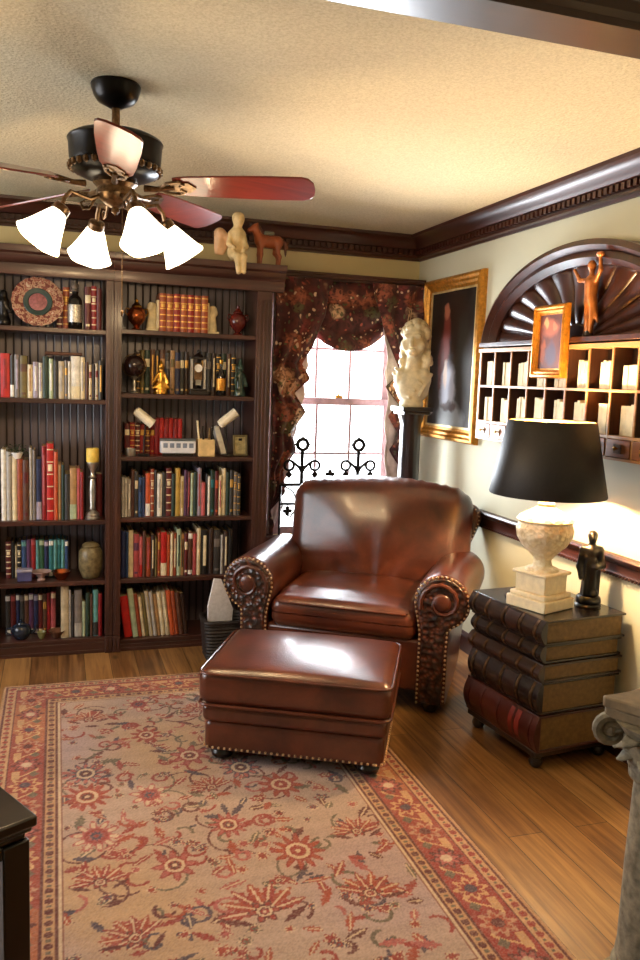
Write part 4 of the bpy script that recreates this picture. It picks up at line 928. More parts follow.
# ================================================================== OTTOMAN
OT = thing('leather_ottoman', 'brown leather ottoman with nailhead trim on the rug before the armchair', 'ottoman', (1.0, 3.165, .0118), rad(-27))
def ottfn(q):
    k = max(0, 1 - (q.x / .39) ** 2) * max(0, 1 - (q.y / .3) ** 2); e = .012 * max(0, 1 - (q.z / .1) ** 2)
    return (q.x * (1 + e), q.y * (1 + e), q.z + (.04 * k if q.z > 0 else 0))
m = MB(); m.rbox((0, 0, .313), (.765, .585, .148), .045, 16, 5, ottfn); c_ = part('cushion', m, LE, OT, smooth=180)
def loop(w, d, zz, r=.04, n=6):
    o = []
    for (sx, sy, a0) in ((1, -1, -90), (1, 1, 0), (-1, 1, 90), (-1, -1, 180)):
        for k in range(n + 1): a = rad(a0 + 90 * k / n); o.append((sx * (w / 2 - r) + r * math.cos(a), sy * (d / 2 - r) + r * math.sin(a), zz))
    return o
m = MB(); m.tube(loop(.765, .585, .245), .007, 8, closed=True); m.tube(loop(.768, .588, .372, .05), .005, 8, closed=True); part('piping', m, LE, c_)
m = MB(); m.rbox((0, 0, .108), (.725, .545, .13), .03, 8, 4); part('base', m, LE, OT, smooth=180)
m = MB(); m.rbox((0, 0, .205), (.742, .562, .075), .026, 8, 4); bd = part('band', m, LE, OT, smooth=180)
m = MB(); lp_ = loop(.729, .549, .062, .03); lp_ = lp_ + lp_[:1]; d = 0
for a, b in zip(lp_, lp_[1:]):
    L_ = math.dist(a, b)
    while d < L_: m.ball(tuple(a[i] + (b[i] - a[i]) * d / L_ for i in range(3)), .0062, 6); d += .024
    d -= L_
part('nailhead_trim', m, M['nail'], OT, stuff=True)
for x in (-.30, .30):
    for y in (-.21, .21): m = MB(); m.lathe([(.028, 0), (.042, .01), (.047, .026), (.04, .042), (.034, .05)], (x, y, 0), 20); part('leg', m, M['darkwood'], OT)

# ================================================================== BOOK-STACK SIDE TABLE
TB = thing('book_stack_table', 'dark side table shaped like a stack of giant antique books by the armchair', 'side table', (1.83, 2.69, 0), rad(6))
covers = [leather('near black book leather', (20, 14, 12), (34, 24, 20), (56, 40, 32), .26), leather('dark brown book leather', (26, 15, 11), (46, 27, 20), (70, 44, 32), .28), leather('deep red book leather', (36, 12, 10), (62, 22, 16), (84, 34, 24), .28)]
W_, D_ = .43, .505
tiers = [(.08, .235, .0, 2), (.237, .372, .008, 0), (.374, .45, .002, 1), (.452, .528, .01, 0), (.53, .632, 0, 0)]
for (z0_, z1_, ins, ci) in tiers:
    b = .0095; h_ = z1_ - z0_
    m = MB(); x0, x1, y0, y1 = ins, W_ - ins * .5, ins, D_ - ins
    m.box(x0 + .012, x1, y0, y1, z0_, z0_ + b); m.box(x0 + .012, x1, y0, y1, z1_ - b, z1_)
    n = 10; sp_ = [(x0 + .016 - .026 * math.sin(PI * k / n), z0_ + h_ * k / n) for k in range(n + 1)] + [(x0 + .024, z1_), (x0 + .024, z0_)]
    m.prism(sp_, 'Y', y0, y1)
    bk_ = part('book_volume', m, covers[ci], TB, bevel=.002)
    m = MB(); m.box(x0 + .02, x1 - .012, y0 + .01, y1 - .01, z0_ + b, z1_ - b); part('page_block', m, M['agedpaper'], bk_, smooth=0, label='gilt brown page edges')
    m = MB()
    for q in (.08, .27, .5, .73, .92):
        yy = y0 + (y1 - y0) * q; m.prism([(x0 + .016 - .0305 * math.sin(PI * k / n), z0_ + h_ * k / n) for k in range(n + 1)] + [(x0 + .02, z1_), (x0 + .02, z0_)], 'Y', yy - .007, yy + .007)
    part('raised_band', m, M['antique'] if ci != 2 else covers[2], bk_, stuff=True)
    m = MB(); yy = y0 + (y1 - y0) * .38
    m.prism([(x0 + .016 - .0285 * math.sin(PI * k / n), z0_ + h_ * k / n) for k in range(1, n)] + [(x0 + .02, z1_ - .01), (x0 + .02, z0_ + .01)], 'Y', yy - .04 if ci != 2 else y0 + .1, yy + .04 if ci != 2 else y0 + .17)
    part('title_label', m, plain('red title label', (120, 40, 34), .4) if ci == 2 else covers[1], bk_)
m = MB(); m.box(.012, W_ - .01, .012, D_ - .012, .055, .08); part('plinth', m, M['darkwood'], TB, bevel=.004)
for x in (.05, W_ - .05):
    for y in (.05, D_ - .05): m = MB(); m.lathe([(.018, 0), (.026, .008), (.03, .024), (.024, .04), (.03, .055)], (x, y, 0), 18); part('leg', m, M['darkwood'], TB)
TZ = .6325
# ---- table lamp
LX, LY = 1.945, 2.9
t = thing('table_lamp', 'ivory urn table lamp with black drum shade on the book-stack table', 'table lamp', (LX, LY, TZ), rad(20))
IV = plain('ivory ceramic', (236, 224, 192), .35, 0, .1, 40)
m = MB(); m.cbox(0, 0, .024, .2, .2, .048); m.cbox(0, 0, .058, .18, .18, .02); m.cbox(0, 0, .106, .15, .15, .076); m.cbox(0, 0, .15, .175, .175, .014); part('plinth', m, IV, t, bevel=.005)
tt = NT('relief ivory'); vv = tt.coord(); tt.base(tt.ramp(tt.noise(vv, 34, 3), [(.35, srgb(212, 196, 156)), (.65, srgb(242, 232, 206))])); tt.pr(.4); tt.bump(tt.voro(vv, 55), .6, .008)
m = MB(); m.lathe([(.07, .157), (.066, .166), (.04, .178), (.036, .2), (.044, .214), (.062, .236), (.09, .262), (.112, .3), (.117, .33), (.11, .36), (.118, .372), (.108, .386), (.08, .402), (.05, .418), (.034, .43), (.036, .44), (.026, .452), (0, .452)], n=36, wob=lambda a, zz: 1 + (.022 * math.cos(18 * a) if .23 < zz < .345 else 0)); part('urn', m, tt.mat, t)
m = MB(); m.lathe([(.014, .45), (.014, .52), (.02, .524), (.02, .56), (.012, .565)], n=16); part('socket', m, M['brass'], t)
m = MB(); m.ball((0, 0, .605), (.03, .03, .042), 14); part('bulb', m, M['lampbulb'], t)
z0_, z1_ = .478, .785
m = MB(); m.lathe([(.238, z0_), (.24, z0_ + .004), (.1785, z1_), (.1765, z1_), (.2365, z0_)], n=64)
m.f = [f for f in m.f if len(f) < 60]; m.m = [0] * len(m.f)
sh_ = part('lamp_shade', m, M['blackcloth'], t, smooth=180)
gl = plain('gold shade lining', (196, 158, 92), .5, .2)
m = MB(); m.grid(lambda u, v: ((.2345 - .0595 * v) * math.cos(2 * PI * u), (.2345 - .0595 * v) * math.sin(2 * PI * u), z0_ + .002 + (z1_ - z0_ - .004) * v), 64, 4); part('shade_lining', m, gl, sh_, smooth=180)
m = MB()
for k in range(3): a = 2 * PI * k / 3; m.tube([(.01 * math.cos(a), .01 * math.sin(a), z1_ - .03), (.174 * math.cos(a), .174 * math.sin(a), z1_ - .012)], .002, 6)
m.tube([(0.018, 0, .56), (.05, 0, .61), (.035, 0, .68), (.0, 0, z1_ - .03)], .002, 6); m.tube([(-0.018, 0, .56), (-.05, 0, .61), (-.035, 0, .68), (.0, 0, z1_ - .03)], .002, 6)
m.ball((0, 0, z1_ - .02), .009, 8); part('harp', m, M['brass'], t)
m = MB(); m.tube([(-.05, .11, .004), (-.02, .16, .006), (.02, .2, .004), (.06, .19, .006), (.1, .1, .006)], .003, 6); part('cord', m, M['cord'], t)
# ---- black statuette
t = thing('robed_statuette', 'small black statuette of a robed figure on the table beside the lamp', 'statuette', (2.16, 2.865, TZ), rad(-30))
m = MB(); m.lathe([(.054, 0), (.056, .006), (.05, .014), (.054, .022), (.05, .04), (.044, .046), (0, .046)], n=28); part('base', m, M['black'], t)
m = sculpt_mb([('c', (0, .0, .05), (0, 0, .16), .036, .03), ('c', (0, 0, .16), (0, -.002, .235), .03, .032), ('c', (-.03, 0, .245), (.03, 0, .245), .018, .018), ('c', (0, 0, .25), (0, -.003, .275), .013, .012), ('e', (0, -.006, .298), (.0185, .021, .025)), ('e', (0, .004, .308), (.02, .02, .018)), ('e', (0, -.026, .296), (.004, .006, .006)),
    ('c', (.036, 0, .24), (.046, -.012, .18), .014, .013), ('c', (.046, -.012, .18), (.02, -.036, .175), .013, .01), ('c', (-.036, 0, .24), (-.046, -.008, .17), .014, .013), ('c', (-.046, -.008, .17), (-.04, -.03, .125), .012, .01), ('c', (-.02, -.03, .06), (-.016, -.024, .2), .007, .01), ('c', (.014, -.034, .055), (.01, -.026, .2), .007, .009), ('c', (.03, .01, .055), (.034, .008, .22), .014, .012), ('e', (.02, -.03, .06), (.016, .02, .014))], .0045, .012); part('figure', m, M['black'], t)

# ================================================================== BUST ON PEDESTAL
t = thing('pedestal', 'tall dark wooden pedestal under the bust in the window corner', 'pedestal', (2.085, 4.62, 0))
m = MB(); m.cbox(0, 0, 1.393, .2, .2, .026); m.cbox(0, 0, 1.37, .17, .17, .02); part('top', m, M['darkwood'], t, bevel=.005)
m = MB(); m.lathe([(.09, .1), (.09, .13), (.068, .15), (.064, .17), (.062, 1.3), (.07, 1.32), (.076, 1.34), (.082, 1.36), (0, 1.36)], n=48, wob=lambda a, zz: 1 + (.03 * math.cos(16 * a) if .16 < zz < 1.31 else 0)); part('shaft', m, M['darkwood'], t)
m = MB(); m.cbox(0, 0, .03, .28, .28, .06); m.cbox(0, 0, .08, .24, .24, .04); part('base', m, M['darkwood'], t, bevel=.005)
t = thing('bust', 'aged cream plaster bust with curly hair on the tall dark pedestal', 'bust', (2.08, 4.615, 1.406), rad(-35))
pr_ = [('c', (0, 0, .02), (0, 0, .05), .075, .06), ('e', (0, .0, .13), (.105, .075, .12)), ('e', (-.07, .0, .17), (.045, .055, .07)), ('e', (.07, .0, .17), (.045, .055, .07)), ('c', (-.05, .035, .38), (-.06, .02, .24), .028, .026), ('c', (.058, .035, .38), (.064, .02, .24), .028, .026), ('c', (0, .005, .22), (.005, -.002, .33), .052, .045), ('e', (.005, -.012, .395), (.072, .084, .104)), ('e', (.005, .012, .43), (.078, .08, .085)),
       ('e', (.005, -.062, .325), (.032, .028, .026)), ('c', (.005, -.094, .42), (.005, -.116, .375), .009, .015), ('c', (-.035, -.084, .425), (.045, -.084, .425), .013, .013), ('e', (.005, -.09, .345), (.022, .012, .008)), ('e', (-.04, -.055, .37), (.028, .03, .034)), ('e', (.05, -.055, .37), (.028, .03, .034)),
       ('c', (-.115, -.02, .2), (.03, -.074, .10), .011, .009), ('c', (-.1, -.035, .23), (.07, -.07, .14), .01, .009), ('c', (-.11, .0, .13), (.0, -.066, .06), .011, .01), ('c', (.115, -.01, .2), (.06, -.068, .07), .012, .01)]
for k in range(120):                                   # curls over the crown
    a = rnd.uniform(0, 2 * PI); e = rnd.uniform(-.1, 1.45); q = (.005 + .08 * math.cos(a) * math.cos(e), .014 + .084 * math.sin(a) * math.cos(e), .43 + .092 * math.sin(e))
    if q[1] < -.02 and q[2] < .468: continue
    pr_.append(('e', q, (.017, .017, .017)))
for s in (-1, 1):                                      # ringlets falling to the shoulders
    for k in range(26):
        zz = rnd.uniform(.25, .42); sp_ = .055 + .03 * (.42 - zz) / .17
        pr_.append(('e', (.005 + s * (sp_ + rnd.uniform(-.014, .014)), .03 + rnd.uniform(-.035, .03), zz), (.017, .017, .022)))
m = sculpt_mb(pr_, .0062, .0065); part('head_and_shoulders', m, M['marble'], t)
m = MB(); m.lathe([(.07, 0), (.074, .006), (.06, .018), (.066, .026), (.05, .03), (0, .03)], n=32); part('socle', m, M['marble'], t)

# ================================================================== RIGHT WALL
def framed(name, label, cat, yc, zc, w, h, fw, fd, x, frame_mat, pic, liner=None):
    t = thing(name, label, cat, (x, yc, zc))
    pf = [(0, 0), (-fd * .55, 0), (-fd * .9, fw * .12), (-fd, fw * .3), (-fd * .75, fw * .45), (-fd * .8, fw * .62), (-fd * .5, fw * .8), (-fd * .45, fw), (0, fw)]
    n = len(pf); vs = []; fs = []
    for (sy, sz) in ((-1, -1), (1, -1), (1, 1), (-1, 1)):
        for (dx, q) in pf: vs.append((dx, sy * (w / 2 - q), sz * (h / 2 - q)))
    for c in range(4):
        c2 = (c + 1) % 4
        for k in range(n): k2 = (k + 1) % n; fs.append((c * n + k, c2 * n + k, c2 * n + k2, c * n + k2))
    m = MB(); m.add(vs, fs); f_ = part('frame', m, frame_mat, t, smooth=30)
    if liner:
        m = MB(); a, b = w / 2 - fw, h / 2 - fw; q = liner
        for (y0, y1, z0, z1) in ((-a, a, -b, -b + q), (-a, a, b - q, b), (-a, -a + q, -b + q, b - q), (a - q, a, -b + q, b - q)): m.box(-fd * .42, -.004, y0, y1, z0, z1)
        part('liner', m, plain('pale gilt liner', (226, 200, 140), .35, .4), f_)
    m = MB(); m.box(-.012, 0, -w / 2 + fw * .6, w / 2 - fw * .6, -h / 2 + fw * .6, h / 2 - fw * .6); part('canvas', m, pic, t, smooth=0)
    return t
pic = make_painting('dark old portrait', (34, 27, 22), [(-.02, .1, .22, .42, (46, 32, 24)), (.07, .12, .06, .2, (112, 46, 34)), (.08, .29, .04, .055, (164, 98, 72)), (.13, -.02, .045, .2, (92, 40, 28)), (.02, -.2, .12, .2, (160, 162, 176)), (-.02, -.36, .2, .12, (140, 146, 150)), (.0, -.29, .14, .035, (70, 54, 52)), (-.14, .0, .1, .3, (52, 50, 46)), (.06, -.1, .03, .1, (196, 176, 160))])
framed('portrait_painting', 'tall dark oil painting in a wide gold frame on the right wall', 'painting', 4.49, 1.705, .75, .985, .078, .045, XW, M['gold'], pic, .012)

# pigeonhole cabinet
CY0, CY1, CX = 2.534, 3.968, 2.18
zt, zm, zb, zd = 1.747, 1.555, 1.367, 1.265
nc = 9; cw = (CY1 - CY0) / nc
t = thing('pigeonhole_cabinet', 'honey wood wall cabinet of small pigeonholes and drawers holding folded letters', 'cabinet', (XW, (CY0 + CY1) / 2, zd)); T0 = Matrix.Translation((-XW, -(CY0 + CY1) / 2, -zd))
ck = wood('honey cabinet wood', (176, 120, 66), (216, 168, 110), .38, 'Y')
m = MB(T0); m.box(XW - .008, XW, CY0, CY1, zd, zt); part('back_panel', m, M['darkwood'], t)
shaded_ck = wood('pigeonhole wood with painted shade', (44, 24, 14), (74, 42, 24), .5, 'Z')  # shade inside the holes, put into the colour of the dividers
for zz, h_ in ((zt, .02), (zm, .012), (zb, .014), (zd + .012, .012)): m = MB(T0); m.box(CX - (.008 if zz == zt else 0), XW - .008, CY0 - (.006 if zz == zt else 0), CY1 + (.006 if zz == zt else 0), zz - h_, zz); part('shelf', m, ck, t, bevel=.0015)
for k in range(nc + 1):
    y = CY0 + cw * k; w_ = .008 if k in (0, nc) else .005; y = min(max(y, CY0 + w_), CY1 - w_)
    m = MB(T0); m.box(CX + .006, XW - .008, y - w_, y + w_, zd, zt - .02); dv = part('divider', m, shaded_ck, t)
    m = MB(T0); m.box(CX - .001, CX + .006, y - w_, y + w_, zd, zt - .02); part('edge_strip', m, ck, dv, bevel=.001)
dwm = wood('drawer wood', (132, 80, 48), (172, 112, 70), .38, 'Y')
for k in range(nc):
    y = CY0 + cw * (k + .5)
    m = MB(T0); m.box(CX - .004, CX + .085, y - cw / 2 + .008, y + cw / 2 - .008, zd + .014, zb - .016); dr = part('drawer', m, dwm, t, bevel=.002)
    m = MB(T0); m.box(CX - .008, CX - .004, y - .024, y + .024, zd + .03, zb - .034); part('label_plate', m, M['antique'], dr, bevel=.001)
    m = MB(Matrix.Translation((-XW, -(CY0 + CY1) / 2, -zd)) @ Matrix.Translation((CX - .008, y, (zd + zb) / 2)) @ Matrix.Rotation(-PI / 2, 4, 'Y')); m.lathe([(.004, 0), (.004, .006), (.009, .01), (.009, .014), (0, .017)], n=12); part('knob', m, M['brass'], dr)
for r_, (zz, nm) in enumerate(((zm, 'upper'), (zb, 'lower'))):
    for k in range(nc):
        col = nc - 1 - k                                      # k counts from the left in the photograph
        y = CY0 + cw * (col + .5); wv = rnd.uniform(.078, .096); hv = rnd.uniform(.108, .128) if r_ == 0 else rnd.uniform(.12, .14)
        m = MB(); q = int(rnd.uniform(3, 6))
        for j in range(q): a = -wv / 2 + wv * j / q; m.box(-.036 + rnd.uniform(-.002, .002), .036, a, a + wv / q - .0012, 0, hv - rnd.uniform(0, .012))
        o = solo('letter_bundle', m, M['envelope'], f'cream bundle of folded letters in {nm} pigeonhole row, {ORD[k]} hole from the left', 'letters', 'letters in the pigeonholes', bevel=.001)
        o.location = (CX + .052, y - cw / 2 + .009 + wv / 2 + rnd.uniform(.004, .01) + (.012 if col == 0 else 0), zz + .0004)
# arched carved pediment on top
t = thing('arched_pediment', 'dark carved half-round wooden pediment with sunburst rays above the pigeonhole cabinet', 'wall carving', (XW - .001, 3.2, zt + .0075)); aw, ah = .79, .447
def arc(k, a, b): return (a * math.cos(PI * k), b * math.sin(PI * k))
def arch_ring(d0, d1, x0, x1, n=48):
    m = MB(); vs = []; fs = []
    for k in range(n + 1):
        for (d, x) in ((d0, 0), (d0, x0), ((d0 + d1) / 2, x1), (d1, x0 * .8), (d1, 0)):
            y, zz = arc(k / n, aw - d, ah - d); vs.append((x, y, zz))
    for k in range(n):
        for j in range(5): j2 = (j + 1) % 5; fs.append((k * 5 + j, k * 5 + j2, (k + 1) * 5 + j2, (k + 1) * 5 + j))
    fs += [tuple(range(5)), tuple(range(n * 5, n * 5 + 5))]; return m.add(vs, fs)
part('outer_moulding', arch_ring(0, .05, -.088, -.1), M['archwood'], t, smooth=35)
part('inner_moulding', arch_ring(.05, .105, -.075, -.09), M['archwood'], t, smooth=35)
m = MB()
def ray(u, v):
    a = PI * u; r_ = v; f = abs(math.sin(a * 13)) ** .7
    return (-.016 - .022 * f * min(1, r_ * 1.6) + .006 * math.cos(r_ * 9) - .004, (aw - .095) * r_ * math.cos(a), (ah - .095) * r_ * math.sin(a))
m.grid(ray, 208, 16); part('sunburst', m, M['archwood'], t, solid=.012, smooth=60)
m = MB(); m.grid(lambda u, v: (-.036 - .012 * math.cos(v * PI / 2), .11 * v * math.cos(PI * u), .09 * v * math.sin(PI * u)), 32, 8); part('rosette', m, M['archwood'], t, solid=.01)
m = MB(); m.box(-.115, 0, -aw + .03, aw - .03, 0, .024); part('sill', m, M['archwood'], t, bevel=.003)
# winged figure standing on the cabinet in front of the carving
t = thing('gilded_figure', 'slender orange gold figure with raised arms before the carved arch', 'statuette', (2.192, 3.05, zt + .0325), rad(-90))
m = sculpt_mb([('c', (-.012, 0, .02), (-.012, 0, .15), .011, .018), ('c', (.014, 0, .02), (.012, 0, .15), .011, .018), ('c', (0, 0, .15), (0, 0, .23), .026, .03), ('c', (0, 0, .25), (0, -.002, .275), .011, .011), ('e', (0, -.004, .3), (.017, .019, .023)),
    ('c', (.03, 0, .238), (.07, -.01, .275), .012, .009), ('c', (.07, -.01, .275), (.066, -.014, .33), .009, .007), ('c', (-.03, 0, .238), (-.072, -.01, .245), .012, .009), ('c', (-.072, -.01, .245), (-.1, -.02, .29), .009, .007), ('c', (0, .01, .16), (.04, .015, .06), .018, .006), ('e', (.066, -.014, .34), (.02, .016, .012))], .0045, .01); part('figure', m, M['orangefig'], t)
m = MB(); m.lathe([(.022, 0), (.024, .006), (.02, .014), (.021, .022), (0, .022)], n=20); part('base', m, M['darkwood'], t)
pic2 = make_painting('small red and violet picture', (92, 50, 44), [(.0, .06, .07, .06, (160, 92, 70)), (-.01, -.06, .045, .07, (74, 66, 92)), (.03, .08, .02, .03, (206, 160, 110)), (-.03, .07, .02, .03, (190, 120, 90)), (.05, -.05, .02, .06, (150, 80, 50))])
framed('small_framed_picture', 'small picture in a bright gold frame hanging over the pigeonholes', 'picture', 3.27, 1.762, .262, .332, .045, .03, CX - .0185, plain('bright gold leaf', (214, 138, 40), .32, .6, .3, 50, .3), pic2)

# ================================================================== BASKET WITH PAPERS
t = thing('wicker_basket', 'dark wicker basket on the floor between the right bookcase and armchair', 'basket', (.88, 4.33, 0))
m = MB()
for k in range(11):
    zz = .012 + k * .019; m.tube(loop(.2 + k * .003, .16 + k * .003, zz, .03, 4), .0098, 6, closed=True)
m.box(-.09, .09, -.07, .07, .002, .014); part('body', m, M['basket'], t)
m = MB(); m.tube(loop(.236, .196, .218, .035, 4), .013, 8, closed=True); part('rim', m, M['basket'], t)
T = Matrix.Translation((.86, 4.33, .016)) @ Matrix.Rotation(rad(8), 4, 'Z') @ Matrix.Diagonal((1.12, 1, 1.24, 1))
m = MB(); m.add([(-.06, 0, 0), (.05, 0, 0), (.065, 0, .2), (.0, -.004, .34), (-.035, 0, .345), (-.065, 0, .22)] + [(-.06, .014, 0), (.05, .014, 0), (.065, .014, .2), (.0, .014, .34), (-.035, .014, .345), (-.065, .014, .22)], [(0, 1, 2, 3, 4, 5), (11, 10, 9, 8, 7, 6)] + [(i, i + 6, (i + 1) % 6 + 6, (i + 1) % 6) for i in range(6)])
o = solo('folded_newspaper', m, plain('white newsprint', (226, 224, 228), .8, 0, .12, 60), 'white folded paper sticking up from the dark wicker basket', 'paper', smooth=0); o.matrix_world = T

# ================================================================== STONE COLUMN, foreground right
t = thing('stone_column', 'weathered grey stone column with carved capital at the right foreground', 'column', (1.48, 1.60, 0), rad(18)); t.scale = (.8, .8, .8); TC = Matrix.Translation((0, 0, .23))
m = MB(); m.lathe([(.104, .1), (.1, .13), (.098, .4), (.09, .685), (.09, .69), (.094, .70), (.088, .71)], n=64, wob=lambda a, zz: 1 - (.035 * max(0, math.cos(14 * a)) if .14 < zz < .67 else 0)); part('shaft', m, M['stone'], t)
m = MB(); m.cbox(0, 0, .02, .22, .22, .04); m.lathe([(.108, .04), (.115, .055), (.11, .07), (.1, .076), (.106, .088), (.102, .1), (0, .1)], n=40); part('base', m, M['stone'], t, bevel=.004)
m = MB(TC); m.lathe([(.092, .475), (.1, .52), (.116, .58), (.146, .64), (.17, .668), (0, .668)], n=40); cp = part('capital', m, M['stone'], t)
m = MB(TC)
for row, (zz, n_, r0, off) in enumerate(((.478, 10, .1, .1), (.545, 10, .122, .1 + PI / 10))):
    for k in range(n_):
        a = 2 * PI * k / n_ + off; d = Vector((math.cos(a), math.sin(a), 0)); s_ = Vector((-math.sin(a), math.cos(a), 0))
        def lf(u, v, d=d, s_=s_, zz=zz, r0=r0):
            w = .05 * math.sin(PI * min(1, .3 + v * .62)) * (1 + .18 * math.cos(v * 22)); q = 2 * u - 1
            r_ = r0 + .004 + .02 * v + (.04 * max(0, v - .68) / .32) - .012 * q * q; h_ = zz + .088 * math.sin(min(1, v * 1.08) * PI / 2) - (.022 * max(0, v - .78) / .22)
            p_ = d * r_ + s_ * (w * q); return (p_.x, p_.y, h_)
        m.grid(lf, 8, 14)
part('acanthus_leaf', m, M['stone'], cp, solid=.008, smooth=60, stuff=True)
for k in range(4):
    a = PI / 4 + k * PI / 2; d = Vector((math.cos(a), math.sin(a), 0)); s_ = Vector((-math.sin(a), math.cos(a), 0))
    m = MB(TC); pts = []
    for j in range(24):
        q = j / 23; ang = rad(110 - 520 * q); r_ = .05 * (1 - .78 * q); c = d * .176 + Vector((0, 0, .622)); p_ = c + d * (r_ * math.cos(ang)) + Vector((0, 0, r_ * math.sin(ang))); pts.append(p_)
    m.tube([d * .1 + Vector((0, 0, .56)), d * .125 + Vector((0, 0, .62))] + pts, [.012, .016] + [.018 - .006 * j / 23 for j in range(24)], 8)
    m.ball(tuple(d * .176 + Vector((0, 0, .622))), (.02, .02, .02), 8); part('volute', m, M['stone'], cp)
m = MB(TC)
ab = []
for k in range(4):
    a = PI / 4 + k * PI / 2; c0 = Vector((math.cos(a), math.sin(a))) * .215; c1 = Vector((math.cos(a + PI / 2), math.sin(a + PI / 2))) * .215
    nrm = Vector((math.cos(a + PI / 4), math.sin(a + PI / 4)))
    for j in range(8): q = .06 + .88 * j / 7; p_ = c0.lerp(c1, q) - nrm * (.03 * math.sin(PI * q)); ab.append((p_.x, p_.y))
m.prism(ab, 'Z', .668, .7); part('abacus', m, plain('brownish stone slab', (128, 112, 88), .7, 0, .3), t, bevel=.004)
m = MB(TC); m.prism([(x * 1.04, y * 1.04) for x, y in ab], 'Z', .7, .735); part('top_slab', m, plain('brownish stone slab', (128, 112, 88), .7, 0, .3), t, bevel=.006)

# ================================================================== DARK TABLE, foreground left
t = thing('dark_side_table', 'dark wooden side table, its corner and leg at the lower left edge', 'side table', (-.36, 1.85, .011), rad(29)); w, d = .45, .5
m = MB(); m.box(-w / 2, w / 2, -d / 2, d / 2, .565, .59); m.box(-w / 2 + .008, w / 2 - .008, -d / 2 + .008, d / 2 - .008, .552, .565); m.box(-w / 2 + .018, w / 2 - .018, -d / 2 + .018, d / 2 - .018, .535, .552); part('top', m, M['darkwood'], t, bevel=.005)
m = MB(); m.box(-w / 2 + .018, w / 2 - .018, -d / 2 + .018, d / 2 - .018, .505, .535); part('apron', m, M['darkwood'], t, bevel=.003)
for sx in (-1, 1):
    for sy in (-1, 1):
        cx, cy = sx * (w / 2 - .042), sy * (d / 2 - .042); m = MB(); m.cbox(cx, cy, .275, .06, .06, .52); m.cbox(cx, cy, .012, .068, .068, .024); part('leg', m, M['darkwood'], t, bevel=.004)

# ================================================================== PERSIAN RUG
RX0, RX1, RY0, RY1 = -.25, 1.341, 1.52, 4.075
nx, ny = 330, 520
gx_, gy_ = np.meshgrid(np.linspace(RX0, RX1, nx), np.linspace(RY0, RY1, ny), indexing='ij')
RG = np.random.default_rng(3)
C3 = lambda *c: np.array(srgb(*c)[:3])
FIELD, TAN, RED, RUST, ROSE, DKRED, NAVY, GREEN, IVORY = C3(164, 142, 130), C3(150, 120, 98), C3(134, 42, 38), C3(146, 60, 40), C3(156, 80, 78), C3(84, 30, 32), C3(62, 54, 72), C3(92, 84, 70), C3(188, 166, 140)
colr = np.tile(FIELD, (nx, ny, 1))
wob = lambda s, a: a * (np.sin(gx_ * s + 1.3 * np.sin(gy_ * s * .7)) + np.sin(gy_ * s * 1.2 + 1.1 * np.sin(gx_ * s * .8)))
def put(mask, c, k=1.): colr[mask] = colr[mask] * (1 - k) + c * k
sm_ = lambda a, lo, hi: (np.clip((a - lo) / (hi - lo), 0, 1) ** 2 * (3 - 2 * np.clip((a - lo) / (hi - lo), 0, 1)))[..., None]
k_ = sm_(wob(5, 1), -.2, 1.6); colr = colr * (1 - k_) + C3(172, 142, 112) * k_
k_ = sm_(-wob(4.3, 1), 0., 1.8); colr = colr * (1 - k_) + C3(160, 138, 138) * k_
def flower(cx, cy, r, n=8, pal=(RED, ROSE, IVORY, DKRED), rot=0., sx=1., sy=1.):
    dx, dy = (gx_ - cx) / sx, (gy_ - cy) / sy; q = np.hypot(dx, dy) / r; a = np.arctan2(dy, dx) + rot
    e = .78 + .22 * np.cos(n * a)
    put(q < e, pal[0]); put((q < e * .86) & (np.cos(n * a) > .2) & (q > .5), pal[1]); put((q < .5), pal[0]); put((q < .44) & (q > .3), pal[2]); put(q < .3 * (.8 + .2 * np.cos(n * a + 1)), pal[3]); put(q < .1, pal[2])
def leaf(cx, cy, L_, W, ang, c, vein=None):
    dx, dy = gx_ - cx, gy_ - cy; u = (dx * math.cos(ang) + dy * math.sin(ang)) / L_; v = (-dx * math.sin(ang) + dy * math.cos(ang)) / W
    k = np.abs(v) < (1 - u * u) * (.8 + .2 * np.cos(u * 14)); put(k & (np.abs(u) < 1), c)
    if vein is not None: put((np.abs(v - .15 * u) < .16) & (np.abs(u) < .8), vein)
def palmette(cx, cy, r, rot=0., pal=(RED, IVORY, RUST, DKRED)):
    for k in range(7):
        a = rot + PI / 2 + (k - 3) * .48; leaf(cx + math.cos(a) * r * .62, cy + math.sin(a) * r * .62, r * .5, r * .2, a, pal[0] if k % 2 == 0 else pal[2], pal[1])
    flower(cx, cy, r * .42, 6, (pal[3], pal[0], pal[1], pal[0]))
    for s in (-1, 1): leaf(cx + s * r * .7, cy - r * .25, r * .42, r * .12, rot + s * .5, pal[3])
def vine(pts, c, w=.0045):
    P_ = [np.array(p) for p in pts]
    for i in range(len(P_) - 1):
        a, b = P_[i], P_[i + 1]; ba = b - a; tt_ = np.clip(((gx_ - a[0]) * ba[0] + (gy_ - a[1]) * ba[1]) / (ba @ ba), 0, 1)
        put(np.hypot(gx_ - a[0] - tt_ * ba[0], gy_ - a[1] - tt_ * ba[1]) < w, c)
def curve(cx, cy, r, a0, a1, n=10): return [(cx + r * math.cos(a0 + (a1 - a0) * k / n) * (1 - .035 * k), cy + r * math.sin(a0 + (a1 - a0) * k / n) * (1 - .035 * k)) for k in range(n + 1)]
BW = .262
big = [(.56, 2.6), (.75, 2.39), (.32, 2.87), (.13, 3.6), (.36, 3.38), (.51, 3.15), (.81, 2.83), (.55, 2.87), (.10, 3.09), (.10, 2.91), (.35, 2.41), (.12, 2.38), (.12, 2.64), (.69, 3.0), (.85, 3.35), (.62, 3.6), (.98, 3.6), (.36, 3.72), (.9, 3.1), (.98, 2.45)]
